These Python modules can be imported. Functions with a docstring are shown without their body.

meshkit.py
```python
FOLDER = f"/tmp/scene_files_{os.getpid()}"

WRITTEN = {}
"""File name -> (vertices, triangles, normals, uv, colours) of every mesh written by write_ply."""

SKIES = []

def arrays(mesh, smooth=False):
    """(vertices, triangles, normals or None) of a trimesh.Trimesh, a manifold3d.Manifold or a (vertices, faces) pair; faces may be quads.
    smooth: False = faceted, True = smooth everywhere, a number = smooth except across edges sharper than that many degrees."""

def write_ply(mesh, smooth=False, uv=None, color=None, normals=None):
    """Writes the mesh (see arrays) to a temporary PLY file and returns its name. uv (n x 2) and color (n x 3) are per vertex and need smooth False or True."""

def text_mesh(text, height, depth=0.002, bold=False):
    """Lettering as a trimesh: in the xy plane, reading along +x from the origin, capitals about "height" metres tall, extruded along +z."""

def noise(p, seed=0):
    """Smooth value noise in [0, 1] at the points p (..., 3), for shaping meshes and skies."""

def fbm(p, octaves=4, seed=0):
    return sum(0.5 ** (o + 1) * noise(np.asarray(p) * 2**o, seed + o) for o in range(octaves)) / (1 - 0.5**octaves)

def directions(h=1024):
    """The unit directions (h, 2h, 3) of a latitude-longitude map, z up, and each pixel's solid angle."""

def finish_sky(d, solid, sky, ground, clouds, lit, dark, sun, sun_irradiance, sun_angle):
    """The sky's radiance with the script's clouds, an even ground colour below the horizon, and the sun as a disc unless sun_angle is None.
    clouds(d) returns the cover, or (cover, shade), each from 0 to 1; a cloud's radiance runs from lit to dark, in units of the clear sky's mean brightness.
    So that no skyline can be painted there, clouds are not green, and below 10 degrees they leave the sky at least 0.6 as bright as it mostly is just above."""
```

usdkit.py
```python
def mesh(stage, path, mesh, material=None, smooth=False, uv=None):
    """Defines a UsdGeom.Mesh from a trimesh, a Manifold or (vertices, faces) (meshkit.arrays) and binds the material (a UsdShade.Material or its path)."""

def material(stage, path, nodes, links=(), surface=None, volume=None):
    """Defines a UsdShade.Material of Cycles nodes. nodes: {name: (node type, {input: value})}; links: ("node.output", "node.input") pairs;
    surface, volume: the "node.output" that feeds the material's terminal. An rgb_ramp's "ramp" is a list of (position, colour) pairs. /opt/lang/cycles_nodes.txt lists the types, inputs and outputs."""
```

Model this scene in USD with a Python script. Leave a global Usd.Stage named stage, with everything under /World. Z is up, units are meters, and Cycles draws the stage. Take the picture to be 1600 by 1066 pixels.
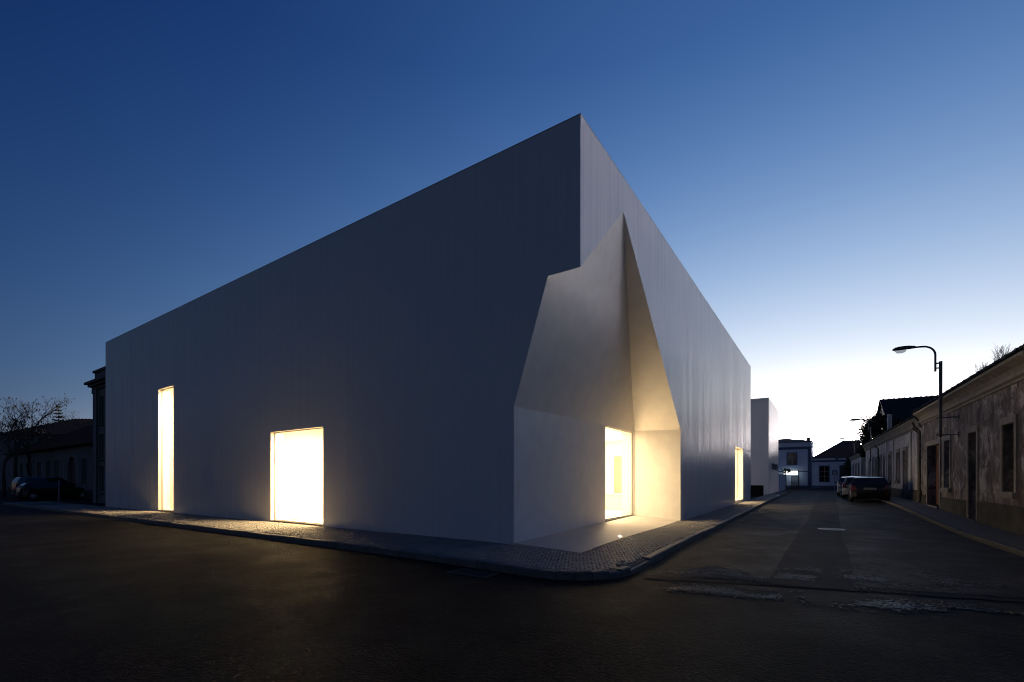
import math, random
import numpy as np, trimesh, manifold3d as m3, usdkit, meshkit
from pxr import Usd, UsdGeom, UsdLux, UsdShade, Gf, Sdf

stage = Usd.Stage.CreateInMemory()
random.seed(7); RNG = np.random.default_rng(7)

# ------------------------------------------------------------------ camera
EYE = 1.42
cam = UsdGeom.Camera.Define(stage, '/World/camera')
cam.CreateHorizontalApertureAttr(36.0); cam.CreateVerticalApertureAttr(36.0 * 682 / 1024)
cam.CreateFocalLengthAttr(36.0 * 730 / 1600)                 # a 16.4 mm shift lens
cam.CreateVerticalApertureOffsetAttr(36.0 * 218 / 1600)
cam.CreateClippingRangeAttr(Gf.Vec2f(0.1, 3000)); cam.CreateExposureAttr(0.0)
cx = UsdGeom.Xformable(cam); cx.AddTranslateOp().Set((0, 0, EYE)); cx.AddRotateXOp().Set(90)

# ------------------------------------------------------------------ sky (dusk, the sun 3 degrees below the horizon)
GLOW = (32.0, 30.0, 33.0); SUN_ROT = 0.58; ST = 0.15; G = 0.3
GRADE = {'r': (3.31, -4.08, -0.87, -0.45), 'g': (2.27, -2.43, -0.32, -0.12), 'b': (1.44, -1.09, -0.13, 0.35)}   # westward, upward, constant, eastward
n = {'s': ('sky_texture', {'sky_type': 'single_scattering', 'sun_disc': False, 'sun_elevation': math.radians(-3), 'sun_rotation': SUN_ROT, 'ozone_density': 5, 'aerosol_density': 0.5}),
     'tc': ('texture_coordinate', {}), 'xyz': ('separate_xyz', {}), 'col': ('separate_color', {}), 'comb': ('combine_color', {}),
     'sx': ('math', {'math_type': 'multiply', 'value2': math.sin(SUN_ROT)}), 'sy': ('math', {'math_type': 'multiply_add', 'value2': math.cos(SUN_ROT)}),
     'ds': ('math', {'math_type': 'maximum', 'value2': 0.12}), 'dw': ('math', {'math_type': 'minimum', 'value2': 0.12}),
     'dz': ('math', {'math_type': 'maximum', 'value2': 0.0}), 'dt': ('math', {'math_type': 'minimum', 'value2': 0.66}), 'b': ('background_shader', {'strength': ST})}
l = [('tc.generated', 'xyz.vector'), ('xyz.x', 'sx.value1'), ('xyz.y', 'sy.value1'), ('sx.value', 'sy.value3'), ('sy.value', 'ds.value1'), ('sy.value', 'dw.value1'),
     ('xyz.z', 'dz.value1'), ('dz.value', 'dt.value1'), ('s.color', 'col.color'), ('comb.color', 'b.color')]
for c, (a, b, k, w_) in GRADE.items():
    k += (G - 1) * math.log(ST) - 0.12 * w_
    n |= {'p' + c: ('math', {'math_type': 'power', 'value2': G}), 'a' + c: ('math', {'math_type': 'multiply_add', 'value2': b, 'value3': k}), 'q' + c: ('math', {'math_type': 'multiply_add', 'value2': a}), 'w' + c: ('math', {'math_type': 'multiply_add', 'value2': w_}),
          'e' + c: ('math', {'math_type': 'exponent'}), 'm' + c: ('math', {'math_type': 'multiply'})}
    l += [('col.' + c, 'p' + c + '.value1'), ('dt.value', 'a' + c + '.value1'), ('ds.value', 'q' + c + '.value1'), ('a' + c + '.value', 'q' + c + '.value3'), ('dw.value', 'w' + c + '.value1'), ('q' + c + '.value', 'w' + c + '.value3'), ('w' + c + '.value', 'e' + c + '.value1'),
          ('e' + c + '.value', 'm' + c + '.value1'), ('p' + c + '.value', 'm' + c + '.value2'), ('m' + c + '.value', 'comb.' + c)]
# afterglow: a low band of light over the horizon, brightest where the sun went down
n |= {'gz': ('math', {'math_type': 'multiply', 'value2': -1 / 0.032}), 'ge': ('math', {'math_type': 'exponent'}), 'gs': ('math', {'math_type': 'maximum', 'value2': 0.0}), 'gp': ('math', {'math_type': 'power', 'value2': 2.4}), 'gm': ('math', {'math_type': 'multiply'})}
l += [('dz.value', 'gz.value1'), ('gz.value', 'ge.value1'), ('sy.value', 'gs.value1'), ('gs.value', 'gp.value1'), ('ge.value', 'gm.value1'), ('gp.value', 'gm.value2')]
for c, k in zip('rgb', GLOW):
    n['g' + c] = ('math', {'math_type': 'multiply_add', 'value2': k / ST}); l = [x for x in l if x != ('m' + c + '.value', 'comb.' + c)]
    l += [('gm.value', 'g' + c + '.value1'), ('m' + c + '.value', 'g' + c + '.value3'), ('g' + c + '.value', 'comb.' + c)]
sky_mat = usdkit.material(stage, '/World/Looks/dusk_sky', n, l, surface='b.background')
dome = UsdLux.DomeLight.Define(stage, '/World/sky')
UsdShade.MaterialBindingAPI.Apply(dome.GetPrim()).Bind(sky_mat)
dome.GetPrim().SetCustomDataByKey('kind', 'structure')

LAMP = (1.0, 0.72, 0.41); WARM = (1.0, 0.69, 0.36)                                      # colour of the lamps inside the white building

# ------------------------------------------------------------------ helpers
M = {}
def mat(name, base, rough=0.6, spec=0.4, vary=0.0, scale=3.0, bump=0.0, bscale=40.0, island=0.0, stretch=(1, 1, 1), metallic=0.0, coat=0.0, tint=None):
    """a principled material with noise in colour and relief, over world position"""
    nn = {'p': ('principled_bsdf', {'roughness': rough, 'specular_ior_level': spec, 'base_color': base, 'metallic': metallic, 'coat_weight': coat})}
    ll = []
    if vary or bump or island:
        nn['g'] = ('geometry', {}); nn['map'] = ('mapping', {'scale': stretch}); ll.append(('g.position', 'map.vector'))
    last = None
    if vary:
        dark = tuple(c * (1 - vary) for c in base); light = tuple(min(1, c * (1 + vary)) for c in (tint or base))
        nn['n'] = ('noise_texture', {'scale': scale, 'detail': 6.0, 'roughness': 0.6}); nn['r'] = ('rgb_ramp', {'ramp': [(0.3, dark), (0.7, light)]})
        ll += [('map.vector', 'n.vector'), ('n.fac', 'r.fac')]; last = 'r.color'
    if island:
        nn['im'] = ('map_range', {'to_min': 1 - island, 'to_max': 1 + island}); nn['ih'] = ('hsv', {'color': base}); ll += [('g.random_per_island', 'im.value'), ('im.result', 'ih.value')]
        if last: ll.append((last, 'ih.color'))
        last = 'ih.color'
    if last: ll.append((last, 'p.base_color'))
    if bump:
        nn['bn'] = ('noise_texture', {'scale': bscale, 'detail': 5.0, 'roughness': 0.6}); nn['b'] = ('bump', {'strength': min(1, bump), 'distance': 0.02})
        ll += [('map.vector', 'bn.vector'), ('bn.fac', 'b.height'), ('b.normal', 'p.normal')]
    M[name] = usdkit.material(stage, '/World/Looks/' + name, nn, ll, surface='p.BSDF')
    return M[name]

used = {}
def numbered(path):
    k = used.get(path, 0); used[path] = k + 1
    return path if k == 0 else f'{path}_{k:03d}'
def path_of(parent): return '/World' if parent is None else str(parent.GetPath())
def tag(p, label=None, cat=None, group=None, kind=None):
    for k, v in (('label', label), ('category', cat), ('group', group), ('kind', kind)):
        if v: p.SetCustomDataByKey(k, v)
    return p
def thing(name, label, cat, loc=(0, 0, 0), rotz=0.0, group=None, kind=None):
    x = UsdGeom.Xform.Define(stage, numbered('/World/' + name)); x.AddTranslateOp().Set(Gf.Vec3d(*map(float, loc))); x.AddRotateZOp().Set(math.degrees(rotz))
    return tag(x.GetPrim(), label, cat, group, kind)
def obj(name, mesh, m, parent=None, smooth=False, **kw):
    p = usdkit.mesh(stage, numbered(path_of(parent) + '/' + name), mesh, M[m] if isinstance(m, str) else m, smooth).GetPrim()
    return tag(p, **kw)
def struct(name, mesh, m, smooth=False): return obj(name, mesh, m, smooth=smooth, kind='structure')
def dup(src, loc, rotz, label=None, group=None):
    was = src.GetCustomData(); base = src.GetName().rstrip('0123456789').rstrip('_')
    t = thing(base, label or was['label'], was['category'], loc, rotz, group or was.get('group'))
    t.GetReferences().AddInternalReference(src.GetPath()); t.SetInstanceable(True)
    return t

cat_ = trimesh.util.concatenate
def bx(x0, x1, y0, y1, z0, z1):
    b = trimesh.creation.box((abs(x1 - x0), abs(y1 - y0), abs(z1 - z0))); b.apply_translation(((x0 + x1) / 2, (y0 + y1) / 2, (z0 + z1) / 2)); return b
def mb(x0, x1, y0, y1, z0, z1): return m3.Manifold.cube((x1 - x0, y1 - y0, z1 - z0)).translate((x0, y0, z0))
def tube(pts, r, sides=8, caps=True):
    """a tapered tube along points; r a number or one radius per point"""
    P = np.asarray(pts, float); R = np.full(len(P), r) if np.ndim(r) == 0 else np.asarray(r, float)
    T = np.gradient(P, axis=0); T /= np.maximum(np.linalg.norm(T, axis=1)[:, None], 1e-9)
    ref = np.array([0, 0, 1.0]) if abs(T[0][2]) < 0.9 else np.array([1.0, 0, 0]); V = []
    for p, t, q in zip(P, T, R):
        a = np.cross(ref, t); a /= max(np.linalg.norm(a), 1e-9); b = np.cross(t, a); ref = b if abs(b @ t) < .9 else ref
        ang = np.arange(sides) * 2 * math.pi / sides
        V.append(p + q * (np.cos(ang)[:, None] * a + np.sin(ang)[:, None] * b))
        ref = np.cross(t, a) * 0 + ref
    V = np.vstack(V); F = []
    for i in range(len(P) - 1):
        for j in range(sides):
            a, b = i * sides + j, i * sides + (j + 1) % sides
            F += [[a, b, b + sides], [a, b + sides, a + sides]]
    if caps:
        V = np.vstack([V, P[0], P[-1]]); c0, c1 = len(V) - 2, len(V) - 1; e = (len(P) - 1) * sides
        for j in range(sides): F += [[c0, (j + 1) % sides, j], [c1, e + j, e + (j + 1) % sides]]
    return trimesh.Trimesh(V, F, process=False)
def rod(a, b, r, sides=8): return tube([a, b], r, sides)
def lathe(prof, sides=20):
    return trimesh.creation.revolve(np.asarray(prof, float), sections=sides)
def tm(man):
    v, f, _ = meshkit.arrays(man); return trimesh.Trimesh(v, f, process=False)
def extr(poly, axis, a, b):
    """a polygon extruded between a and b along an axis: for 'y' the polygon is (x, z), for 'x' it is (y, z), for 'z' (x, y)"""
    p = np.asarray(poly, float)
    area = 0.5 * np.sum(p[:, 0] * np.roll(p[:, 1], -1) - np.roll(p[:, 0], -1) * p[:, 1])
    if area < 0: p = p[::-1]
    e = m3.CrossSection([p]).extrude(b - a)
    if axis == 'z': return e.translate((0, 0, a))
    if axis == 'x': return e.transform(np.array([[0, 0, 1, a], [1, 0, 0, 0], [0, 1, 0, 0]], float))
    return e.transform(np.array([[1, 0, 0, 0], [0, 0, -1, b], [0, 1, 0, 0]], float))

# the new building's own axes: x along the street wall, y along the plaza wall
ANG = math.radians(34.0); C0 = np.array([1.42, 9.69])
VX = np.array([math.sin(ANG), math.cos(ANG)]); UY = np.array([-math.cos(ANG), math.sin(ANG)])
RZ = math.atan2(VX[1], VX[0])
def W(x, y, z=0.0):
    p = C0 + x * VX + y * UY; return (p[0], p[1], z)
def sst(a, b, x):
    t = np.clip((np.asarray(x, float) - a) / (b - a), 0, 1); return t * t * (3 - 2 * t)
def R(x, y):
    """height of the road; the street climbs gently away from the plaza, more on its far side"""
    x, y = np.asarray(x, float), np.asarray(y, float)
    left = 0.20 * sst(2, 34, x) + 0.24 * sst(30, 70, x); right = 0.44 * sst(7, 24, x) + 0.06 * sst(25, 60, x)
    w = sst(-1.0, -8.0, y)
    dip = -0.075 * np.exp(-((x + 0.6) ** 2 + (y + 0.6) ** 2) / 2.2 ** 2)
    return -0.14 + left * (1 - w) + right * w + dip
def Hp(x, y): return R(x, y) + 0.14
def grid(xs, ys, f, dz=0.0):
    X, Y = np.meshgrid(xs, ys, indexing='ij'); Z = f(X, Y) + dz
    V = np.stack([X.ravel(), Y.ravel(), Z.ravel()], 1); nx, ny = X.shape; i = np.arange(nx * ny).reshape(nx, ny)
    a, b, c, d = i[:-1, :-1].ravel(), i[1:, :-1].ravel(), i[1:, 1:].ravel(), i[:-1, 1:].ravel()
    return trimesh.Trimesh(V, np.vstack([np.stack([a, b, c], 1), np.stack([a, c, d], 1)]), process=False)
def to_world(mesh):
    mesh = mesh.copy(); T = np.eye(4); T[:3, 0] = (*VX, 0); T[:3, 1] = (*UY, 0); T[:3, 3] = (*C0, 0); mesh.apply_transform(T); return mesh

# ------------------------------------------------------------------ materials
def wall_plaster(name, base, rlo, rhi, streak=1.0):
    nn = {'g': ('geometry', {}), 'map': ('mapping', {'scale': (9, 9, 0.12)}), 'n': ('noise_texture', {'scale': 1.0, 'detail': 7.0, 'roughness': 0.65}),
          'mf': ('mapping', {'scale': (34, 34, 0.35)}), 'nf': ('noise_texture', {'scale': 1.0, 'detail': 3.0, 'roughness': 0.6}),
          'c': ('noise_texture', {'scale': 0.7, 'detail': 6.0, 'roughness': 0.6}), 'k': ('noise_texture', {'scale': 60.0, 'detail': 3.0}),
          'mr': ('map_range', {'from_min': 0.3, 'from_max': 0.7, 'to_min': rlo, 'to_max': rhi, 'clamp': True}),
          'r': ('rgb_ramp', {'ramp': [(0.25, tuple(x * 0.95 for x in base)), (0.5, base), (0.8, tuple(min(1, x * 1.03) for x in base))]}),
          'mix': ('mix_float', {'fac': 0.55}), 'h': ('math', {'math_type': 'multiply_add', 'value2': 0.18}), 'h2': ('math', {'math_type': 'multiply_add', 'value2': 0.5}),
          'b': ('bump', {'strength': 0.35 * streak, 'distance': 0.006}), 'p': ('principled_bsdf', {'specular_ior_level': 0.5})}
    ll = [('g.position', 'map.vector'), ('g.position', 'mf.vector'), ('map.vector', 'n.vector'), ('mf.vector', 'nf.vector'), ('g.position', 'c.vector'), ('g.position', 'k.vector'), ('n.fac', 'mr.value'), ('mr.result', 'p.roughness'),
          ('n.fac', 'mix.a'), ('c.fac', 'mix.b'), ('mix.value' if False else 'mix.result', 'r.fac'), ('r.color', 'p.base_color'),
          ('k.fac', 'h.value1'), ('n.fac', 'h.value3'), ('nf.fac', 'h2.value1'), ('h.value', 'h2.value3'), ('h2.value', 'b.height'), ('b.normal', 'p.normal')]
    M[name] = usdkit.material(stage, '/World/Looks/' + name, nn, ll, surface='p.BSDF')
wall_plaster('white_plaster', (0.83, 0.80, 0.765), 0.21, 0.46, 1.35)
mat('recess_plaster', (0.88, 0.855, 0.82), 0.45, 0.3, vary=0.05, scale=2.4, bump=0.12, bscale=9)
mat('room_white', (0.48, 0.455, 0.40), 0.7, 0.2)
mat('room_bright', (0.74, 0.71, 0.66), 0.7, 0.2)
mat('beige_panel', (0.245, 0.21, 0.16), 0.6, 0.3)
mat('slab_concrete', (0.52, 0.49, 0.45), 0.55, 0.4, vary=0.10, scale=1.6, bump=0.15, bscale=60)
mat('cobble_stone', (0.40, 0.38, 0.35), 0.5, 0.5, vary=0.2, scale=2, bump=0.5, bscale=70, island=0.5)
mat('joint_sand', (0.12, 0.11, 0.10), 0.9, 0.2, vary=0.3, scale=20)
mat('kerb_limestone', (0.16, 0.152, 0.142), 0.6, 0.4, vary=0.25, scale=5, bump=0.4, bscale=50, island=0.12)
mat('frame_metal', (0.55, 0.53, 0.50), 0.4, 0.5)
mat('dark_metal', (0.03, 0.031, 0.035), 0.45, 0.5)
mat('lamp_metal', (0.06, 0.062, 0.068), 0.45, 0.5, vary=0.2, scale=8)
mat('galvanised', (0.30, 0.31, 0.32), 0.45, 0.5, vary=0.15, scale=10)
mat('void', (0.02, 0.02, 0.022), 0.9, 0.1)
mat('blue_white', (0.46, 0.58, 0.78), 0.8, 0.2, vary=0.08, scale=1.2, bump=0.1)
mat('blue_paint', (0.05, 0.085, 0.17), 0.7, 0.3, vary=0.1, scale=2)
mat('old_white', (0.42, 0.42, 0.43), 0.85, 0.2, vary=0.28, scale=1.5, bump=0.4, bscale=14, stretch=(1, 1, 0.4))
mat('surround_stone', (0.25, 0.228, 0.195), 0.75, 0.3, vary=0.25, scale=4, bump=0.4, bscale=30)
mat('dark_stone', (0.16, 0.155, 0.15), 0.8, 0.3, vary=0.3, scale=3, bump=0.4, bscale=20)
mat('old_plinth', (0.055, 0.052, 0.042), 0.9, 0.2, vary=0.5, scale=2.2, bump=0.6, bscale=16)
mat('roof_tile', (0.16, 0.075, 0.045), 0.8, 0.2, vary=0.4, scale=3, bump=0.3, island=0.25)
mat('dark_roof', (0.020, 0.017, 0.016), 0.85, 0.2, vary=0.4, scale=3, bump=0.3, island=0.2)
mat('red_door', (0.12, 0.045, 0.032), 0.6, 0.3, vary=0.3, scale=6, bump=0.2, stretch=(1, 1, 0.15))
mat('green_door', (0.06, 0.055, 0.045), 0.65, 0.3, vary=0.25, scale=5, bump=0.2, stretch=(1, 1, 0.15))
mat('grey_shutter', (0.10, 0.095, 0.085), 0.65, 0.3, vary=0.25, scale=5, bump=0.2, stretch=(1, 1, 0.15))
mat('dark_pane', (0.012, 0.013, 0.015), 0.08, 0.5)
mat('window_wood', (0.32, 0.31, 0.30), 0.6, 0.3, vary=0.2, scale=8)
mat('pipe_zinc', (0.10, 0.085, 0.075), 0.6, 0.4, vary=0.4, scale=6)
mat('bark', (0.07, 0.055, 0.042), 0.9, 0.2, vary=0.3, scale=8, bump=0.4)
mat('pod', (0.06, 0.045, 0.035), 0.8, 0.2)
mat('conifer_green', (0.030, 0.048, 0.028), 0.8, 0.2, island=0.4)
mat('dark_leaf', (0.035, 0.048, 0.022), 0.7, 0.3, island=0.5)
mat('dry_stem', (0.12, 0.09, 0.055), 0.9, 0.2)
mat('tyre', (0.02, 0.02, 0.02), 0.85, 0.3)
mat('alloy', (0.66, 0.66, 0.67), 0.35, 0.5)
mat('car_black', (0.007, 0.007, 0.008), 0.28, 0.35, coat=0.25)
mat('car_silver', (0.20, 0.21, 0.225), 0.30, 0.5, coat=1.0)
mat('car_dark_grey', (0.035, 0.038, 0.045), 0.25, 0.5, coat=1.0)
mat('car_pale', (0.55, 0.58, 0.62), 0.30, 0.5, coat=1.0)
mat('car_glass', (0.010, 0.012, 0.014), 0.05, 0.5)
mat('car_plastic', (0.02, 0.02, 0.021), 0.6, 0.3)
mat('tail_red', (0.09, 0.008, 0.008), 0.2, 0.5, coat=1.0)
mat('head_clear', (0.45, 0.47, 0.5), 0.15, 0.5, coat=1.0)
mat('plate_white', (0.45, 0.45, 0.44), 0.4, 0.4)
mat('plate_ink', (0.03, 0.03, 0.03), 0.5, 0.3)
mat('sign_blue', (0.03, 0.07, 0.20), 0.4, 0.4)
mat('sign_red', (0.35, 0.02, 0.025), 0.4, 0.4)
mat('iron_cover', (0.10, 0.10, 0.105), 0.42, 0.5, vary=0.25, scale=30, metallic=0.3, bump=0.3, bscale=60)

def emitter(name, color, strength):
    M[name] = usdkit.material(stage, '/World/Looks/' + name, {'e': ('emission', {'color': color, 'strength': strength})}, [], surface='e.emission')
emitter('lamp_entrance', LAMP, 15.0); emitter('lamp_hall', WARM, 100.0); emitter('lamp_slot', WARM, 100.0); emitter('lamp_side', LAMP, 20.0)
emitter('uplight_glow', (1.0, 0.86, 0.6), 60.0); emitter('shop_light', (0.92, 1.0, 0.96), 1.6)
M['pane'] = usdkit.material(stage, '/World/Looks/pane', {'t': ('transparent_bsdf', {'color': (0.96, 0.97, 0.96)}), 'g': ('glossy_bsdf', {'roughness': 0.02, 'color': (1, 1, 1)}), 'f': ('fresnel', {'IOR': 1.45}), 'm': ('mix_closure', {}), 'g2': ('geometry', {}), 'inv': ('math', {'math_type': 'subtract', 'value1': 1.0}), 'mu': ('math', {'math_type': 'multiply'})},
                            [('g2.backfacing', 'inv.value2'), ('inv.value', 'mu.value1'), ('f.fac', 'mu.value2'), ('mu.value', 'm.fac'), ('t.BSDF', 'm.closure1'), ('g.BSDF', 'm.closure2')], surface='m.closure')
M['lamp_bowl'] = usdkit.material(stage, '/World/Looks/lamp_bowl', {'t': ('transparent_bsdf', {'color': (0.72, 0.74, 0.76)}), 'g': ('glossy_bsdf', {'roughness': 0.1}), 'm': ('mix_closure', {'fac': 0.25})},
                                 [('t.BSDF', 'm.closure1'), ('g.BSDF', 'm.closure2')], surface='m.closure')

def asphalt(name, base, rlo, rhi, worn, grain, strength, spec=0.3):
    """asphalt: aggregate grain (voronoi cells), small pits, and worn patches that are a little lighter and shinier"""
    nn = {'g': ('geometry', {}), 'n': ('noise_texture', {'scale': 0.9, 'detail': 9.0, 'roughness': 0.74}), 'f': ('noise_texture', {'scale': 24.0, 'detail': 6.0, 'roughness': 0.85}), 'f2': ('noise_texture', {'scale': 11.0, 'detail': 5.0, 'roughness': 0.7}),
          'v': ('voronoi_texture', {'scale': grain}), 'vc': ('separate_color', {}), 'wear': ('rgb_ramp', {'ramp': [(0.44, (0, 0, 0)), (0.70, (1, 1, 1))]}),
          'col': ('mix', {'color1': base, 'color2': worn}), 'gr': ('rgb_ramp', {'ramp': [(0.32, (0.25, 0.25, 0.25)), (0.5, (0.85, 0.85, 0.85)), (0.68, (2.3, 2.3, 2.3))]}), 'mul': ('mix', {'mix_type': 'multiply', 'fac': 1.0}),
          'st': ('map_range', {'from_min': 0.0, 'from_max': 1.0, 'to_min': 0.35, 'to_max': 1.75}), 'hv': ('hsv', {}),
          'ro': ('map_range', {'to_min': rhi, 'to_max': rlo}), 'h': ('math', {'math_type': 'multiply_add', 'value2': 1.2}), 'h2': ('math', {'math_type': 'multiply_add', 'value2': 1.0}), 'b': ('bump', {'strength': strength, 'distance': 0.035}), 'p': ('principled_bsdf', {'specular_ior_level': spec})}
    ll = [('g.position', 'n.vector'), ('g.position', 'f.vector'), ('g.position', 'f2.vector'), ('g.position', 'v.vector'), ('n.fac', 'wear.fac'), ('wear.color', 'col.fac'), ('f.fac', 'gr.fac'), ('col.color', 'mul.color1'), ('gr.color', 'mul.color2'),
          ('v.color', 'vc.color'), ('vc.r', 'st.value'), ('st.result', 'hv.value'), ('mul.color', 'hv.color'), ('hv.color', 'p.base_color'),
          ('wear.color', 'ro.value'), ('ro.result', 'p.roughness'), ('f.fac', 'h.value1'), ('v.distance', 'h.value3'), ('f2.fac', 'h2.value1'), ('h.value', 'h2.value3'), ('h2.value', 'b.height'), ('b.normal', 'p.normal')]
    M[name] = usdkit.material(stage, '/World/Looks/' + name, nn, ll, surface='p.BSDF')
asphalt('plaza_asphalt', (0.0082, 0.0083, 0.0088), 0.55, 0.68, (0.0110, 0.0108, 0.0110), 44, 1.0, 0.10)
asphalt('street_asphalt', (0.0150, 0.0146, 0.0142), 0.52, 0.7, (0.024, 0.023, 0.022), 32, 1.0, 0.2)
asphalt('patch_asphalt', (0.0125, 0.0124, 0.0126), 0.66, 0.78, (0.015, 0.0148, 0.0147), 110, 0.4, 0.2)
mat('seam_tar', (0.022, 0.021, 0.020), 0.7, 0.2, vary=0.4, scale=9)
mat('road_stone', (0.05, 0.049, 0.048), 0.40, 0.5, island=0.6)

# ------------------------------------------------------------------ ground
def lines(lo, hi, step, far): return np.unique(np.round(np.concatenate([[-far, -far / 2, lo - 60, lo - 30, lo - 12, lo - 4], np.arange(lo, hi + .01, step), [hi + 4, hi + 12, hi + 30, hi + 60, far / 2, far]]), 3))
road = to_world(grid(lines(-16, 84, 0.5, 500), lines(-20, 40, 0.5, 500), R)); struct('road', road, 'plaza_asphalt', smooth=True)
def strip(name, p0, p1, w0, w1, m, dz, n=60, x_end=None, wob=0.0):
    """a sheet of road surface from p0 to p1 (building axes) with half widths w0, w1 to its left and right"""
    p0, p1 = np.array(p0, float), np.array(p1, float); d = p1 - p0; q = np.array([-d[1], d[0]]) / np.linalg.norm(d)
    t = np.linspace(0, 1, n); k = np.linspace(0, 1, 14); V = []
    for i, a in enumerate(t):
        c = p0 + a * d; wl = w0 + wob * (meshkit.noise([a * 23, 1.3, 0]) - .5); wr = w1 + wob * (meshkit.noise([a * 19, 7.7, 0]) - .5)
        for b in k:
            s = c + q * (wl + (-wr - wl) * b); V.append((s[0], s[1], R(s[0], s[1]) + dz))
    m_ = len(k); F = []
    for i in range(n - 1):
        for j in range(m_ - 1):
            a = i * m_ + j; F += [[a, a + 1, a + m_ + 1], [a, a + m_ + 1, a + m_]]
    return struct(name, to_world(trimesh.Trimesh(V, F, process=False)), m, smooth=True)
# the street's own older surface, starting at a ragged joint across its mouth
xs = np.concatenate([np.linspace(0, 1, 140) ** 1.3]); ys = np.linspace(-1.25, -8.6, 50); V = []
for a in xs:
    for y in ys:
        x0 = -0.95 + (-1.6 - y) * 0.22 + 0.10 * (meshkit.noise([y * 2.3, 0.4, 2]) - .5)
        x = x0 + a * (82 - x0); yy = y - (0.045 * max(0, x) if y < -7 else 0) * (y + 7) / -1.6
        V.append((x, yy, float(R(x, yy)) + 0.005))
ny = len(ys); F = []
for i in range(len(xs) - 1):
    for j in range(ny - 1):
        a = i * ny + j; F += [[a, a + ny, a + ny + 1], [a, a + ny + 1, a + 1]]
st_ = trimesh.Trimesh(V, F, process=False); st_.invert() if st_.face_normals[0][2] < 0 else None
struct('street', to_world(st_), 'street_asphalt', smooth=True)
strip('road_patch', (-0.7, -3.95), (70, -4.4), 0.45, 0.62, 'patch_asphalt', 0.010, n=150, wob=0.12)
strip('road_joint', (-1.25, -1.75), (0.25, -8.2), 0.07, 0.09, 'void', 0.010, n=60, wob=0.06)
def Lc(px_, Y_): d = np.array([px_, Y_]) - C0; return (float(d @ VX), float(d @ UY))
# loose chippings where the surface has broken up across the mouth of the street
def chippings(name, label, spots, n_, seed):
    rg = np.random.default_rng(seed); V, F = [], []
    for q in range(n_):
        x0, y0, x1, y1, sx = spots[rg.integers(len(spots))]; t = rg.random(); x, y = x0 + (x1 - x0) * t + rg.normal() * sx, y0 + (y1 - y0) * t + rg.normal() * .05
        if meshkit.noise([x * 2.1, y * 2.1, seed]) + .5 * meshkit.noise([x * 6, y * 6, seed]) < .60 + .28 * rg.random(): continue
        r_ = rg.uniform(.006, .020); z = float(R(x, y)) + .010; k = len(V); a = rg.uniform(0, 6.28)
        rr = [r_ * rg.uniform(.7, 1.2) for i in range(5)]; tx, ty = rg.normal(size=2) * .10
        V += [(x + rr[i] * math.cos(a + i * 1.257), y + rr[i] * math.sin(a + i * 1.257), z - .006) for i in range(5)]
        V += [(x + .72 * rr[i] * math.cos(a + i * 1.257), y + .72 * rr[i] * math.sin(a + i * 1.257), z + .0035 + .72 * rr[i] * (math.cos(a + i * 1.257) * tx + math.sin(a + i * 1.257) * ty)) for i in range(5)]
        for i in range(5): j = (i + 1) % 5; F += [[k + i, k + j, k + j + 5], [k + i, k + j + 5, k + i + 5]]
        F += [[k + 5, k + 6, k + 7], [k + 5, k + 7, k + 8], [k + 5, k + 8, k + 9]]
    return obj(name, to_world(trimesh.Trimesh(V, F, process=False)), 'road_stone', label=label, cat='gravel', kind='stuff')
chippings('gravel', 'pale loose chippings in a band across the plaza side of the street mouth', [(-1.75, -2.3, -1.0, -7.2, .16)], 6500, 1)
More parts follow.
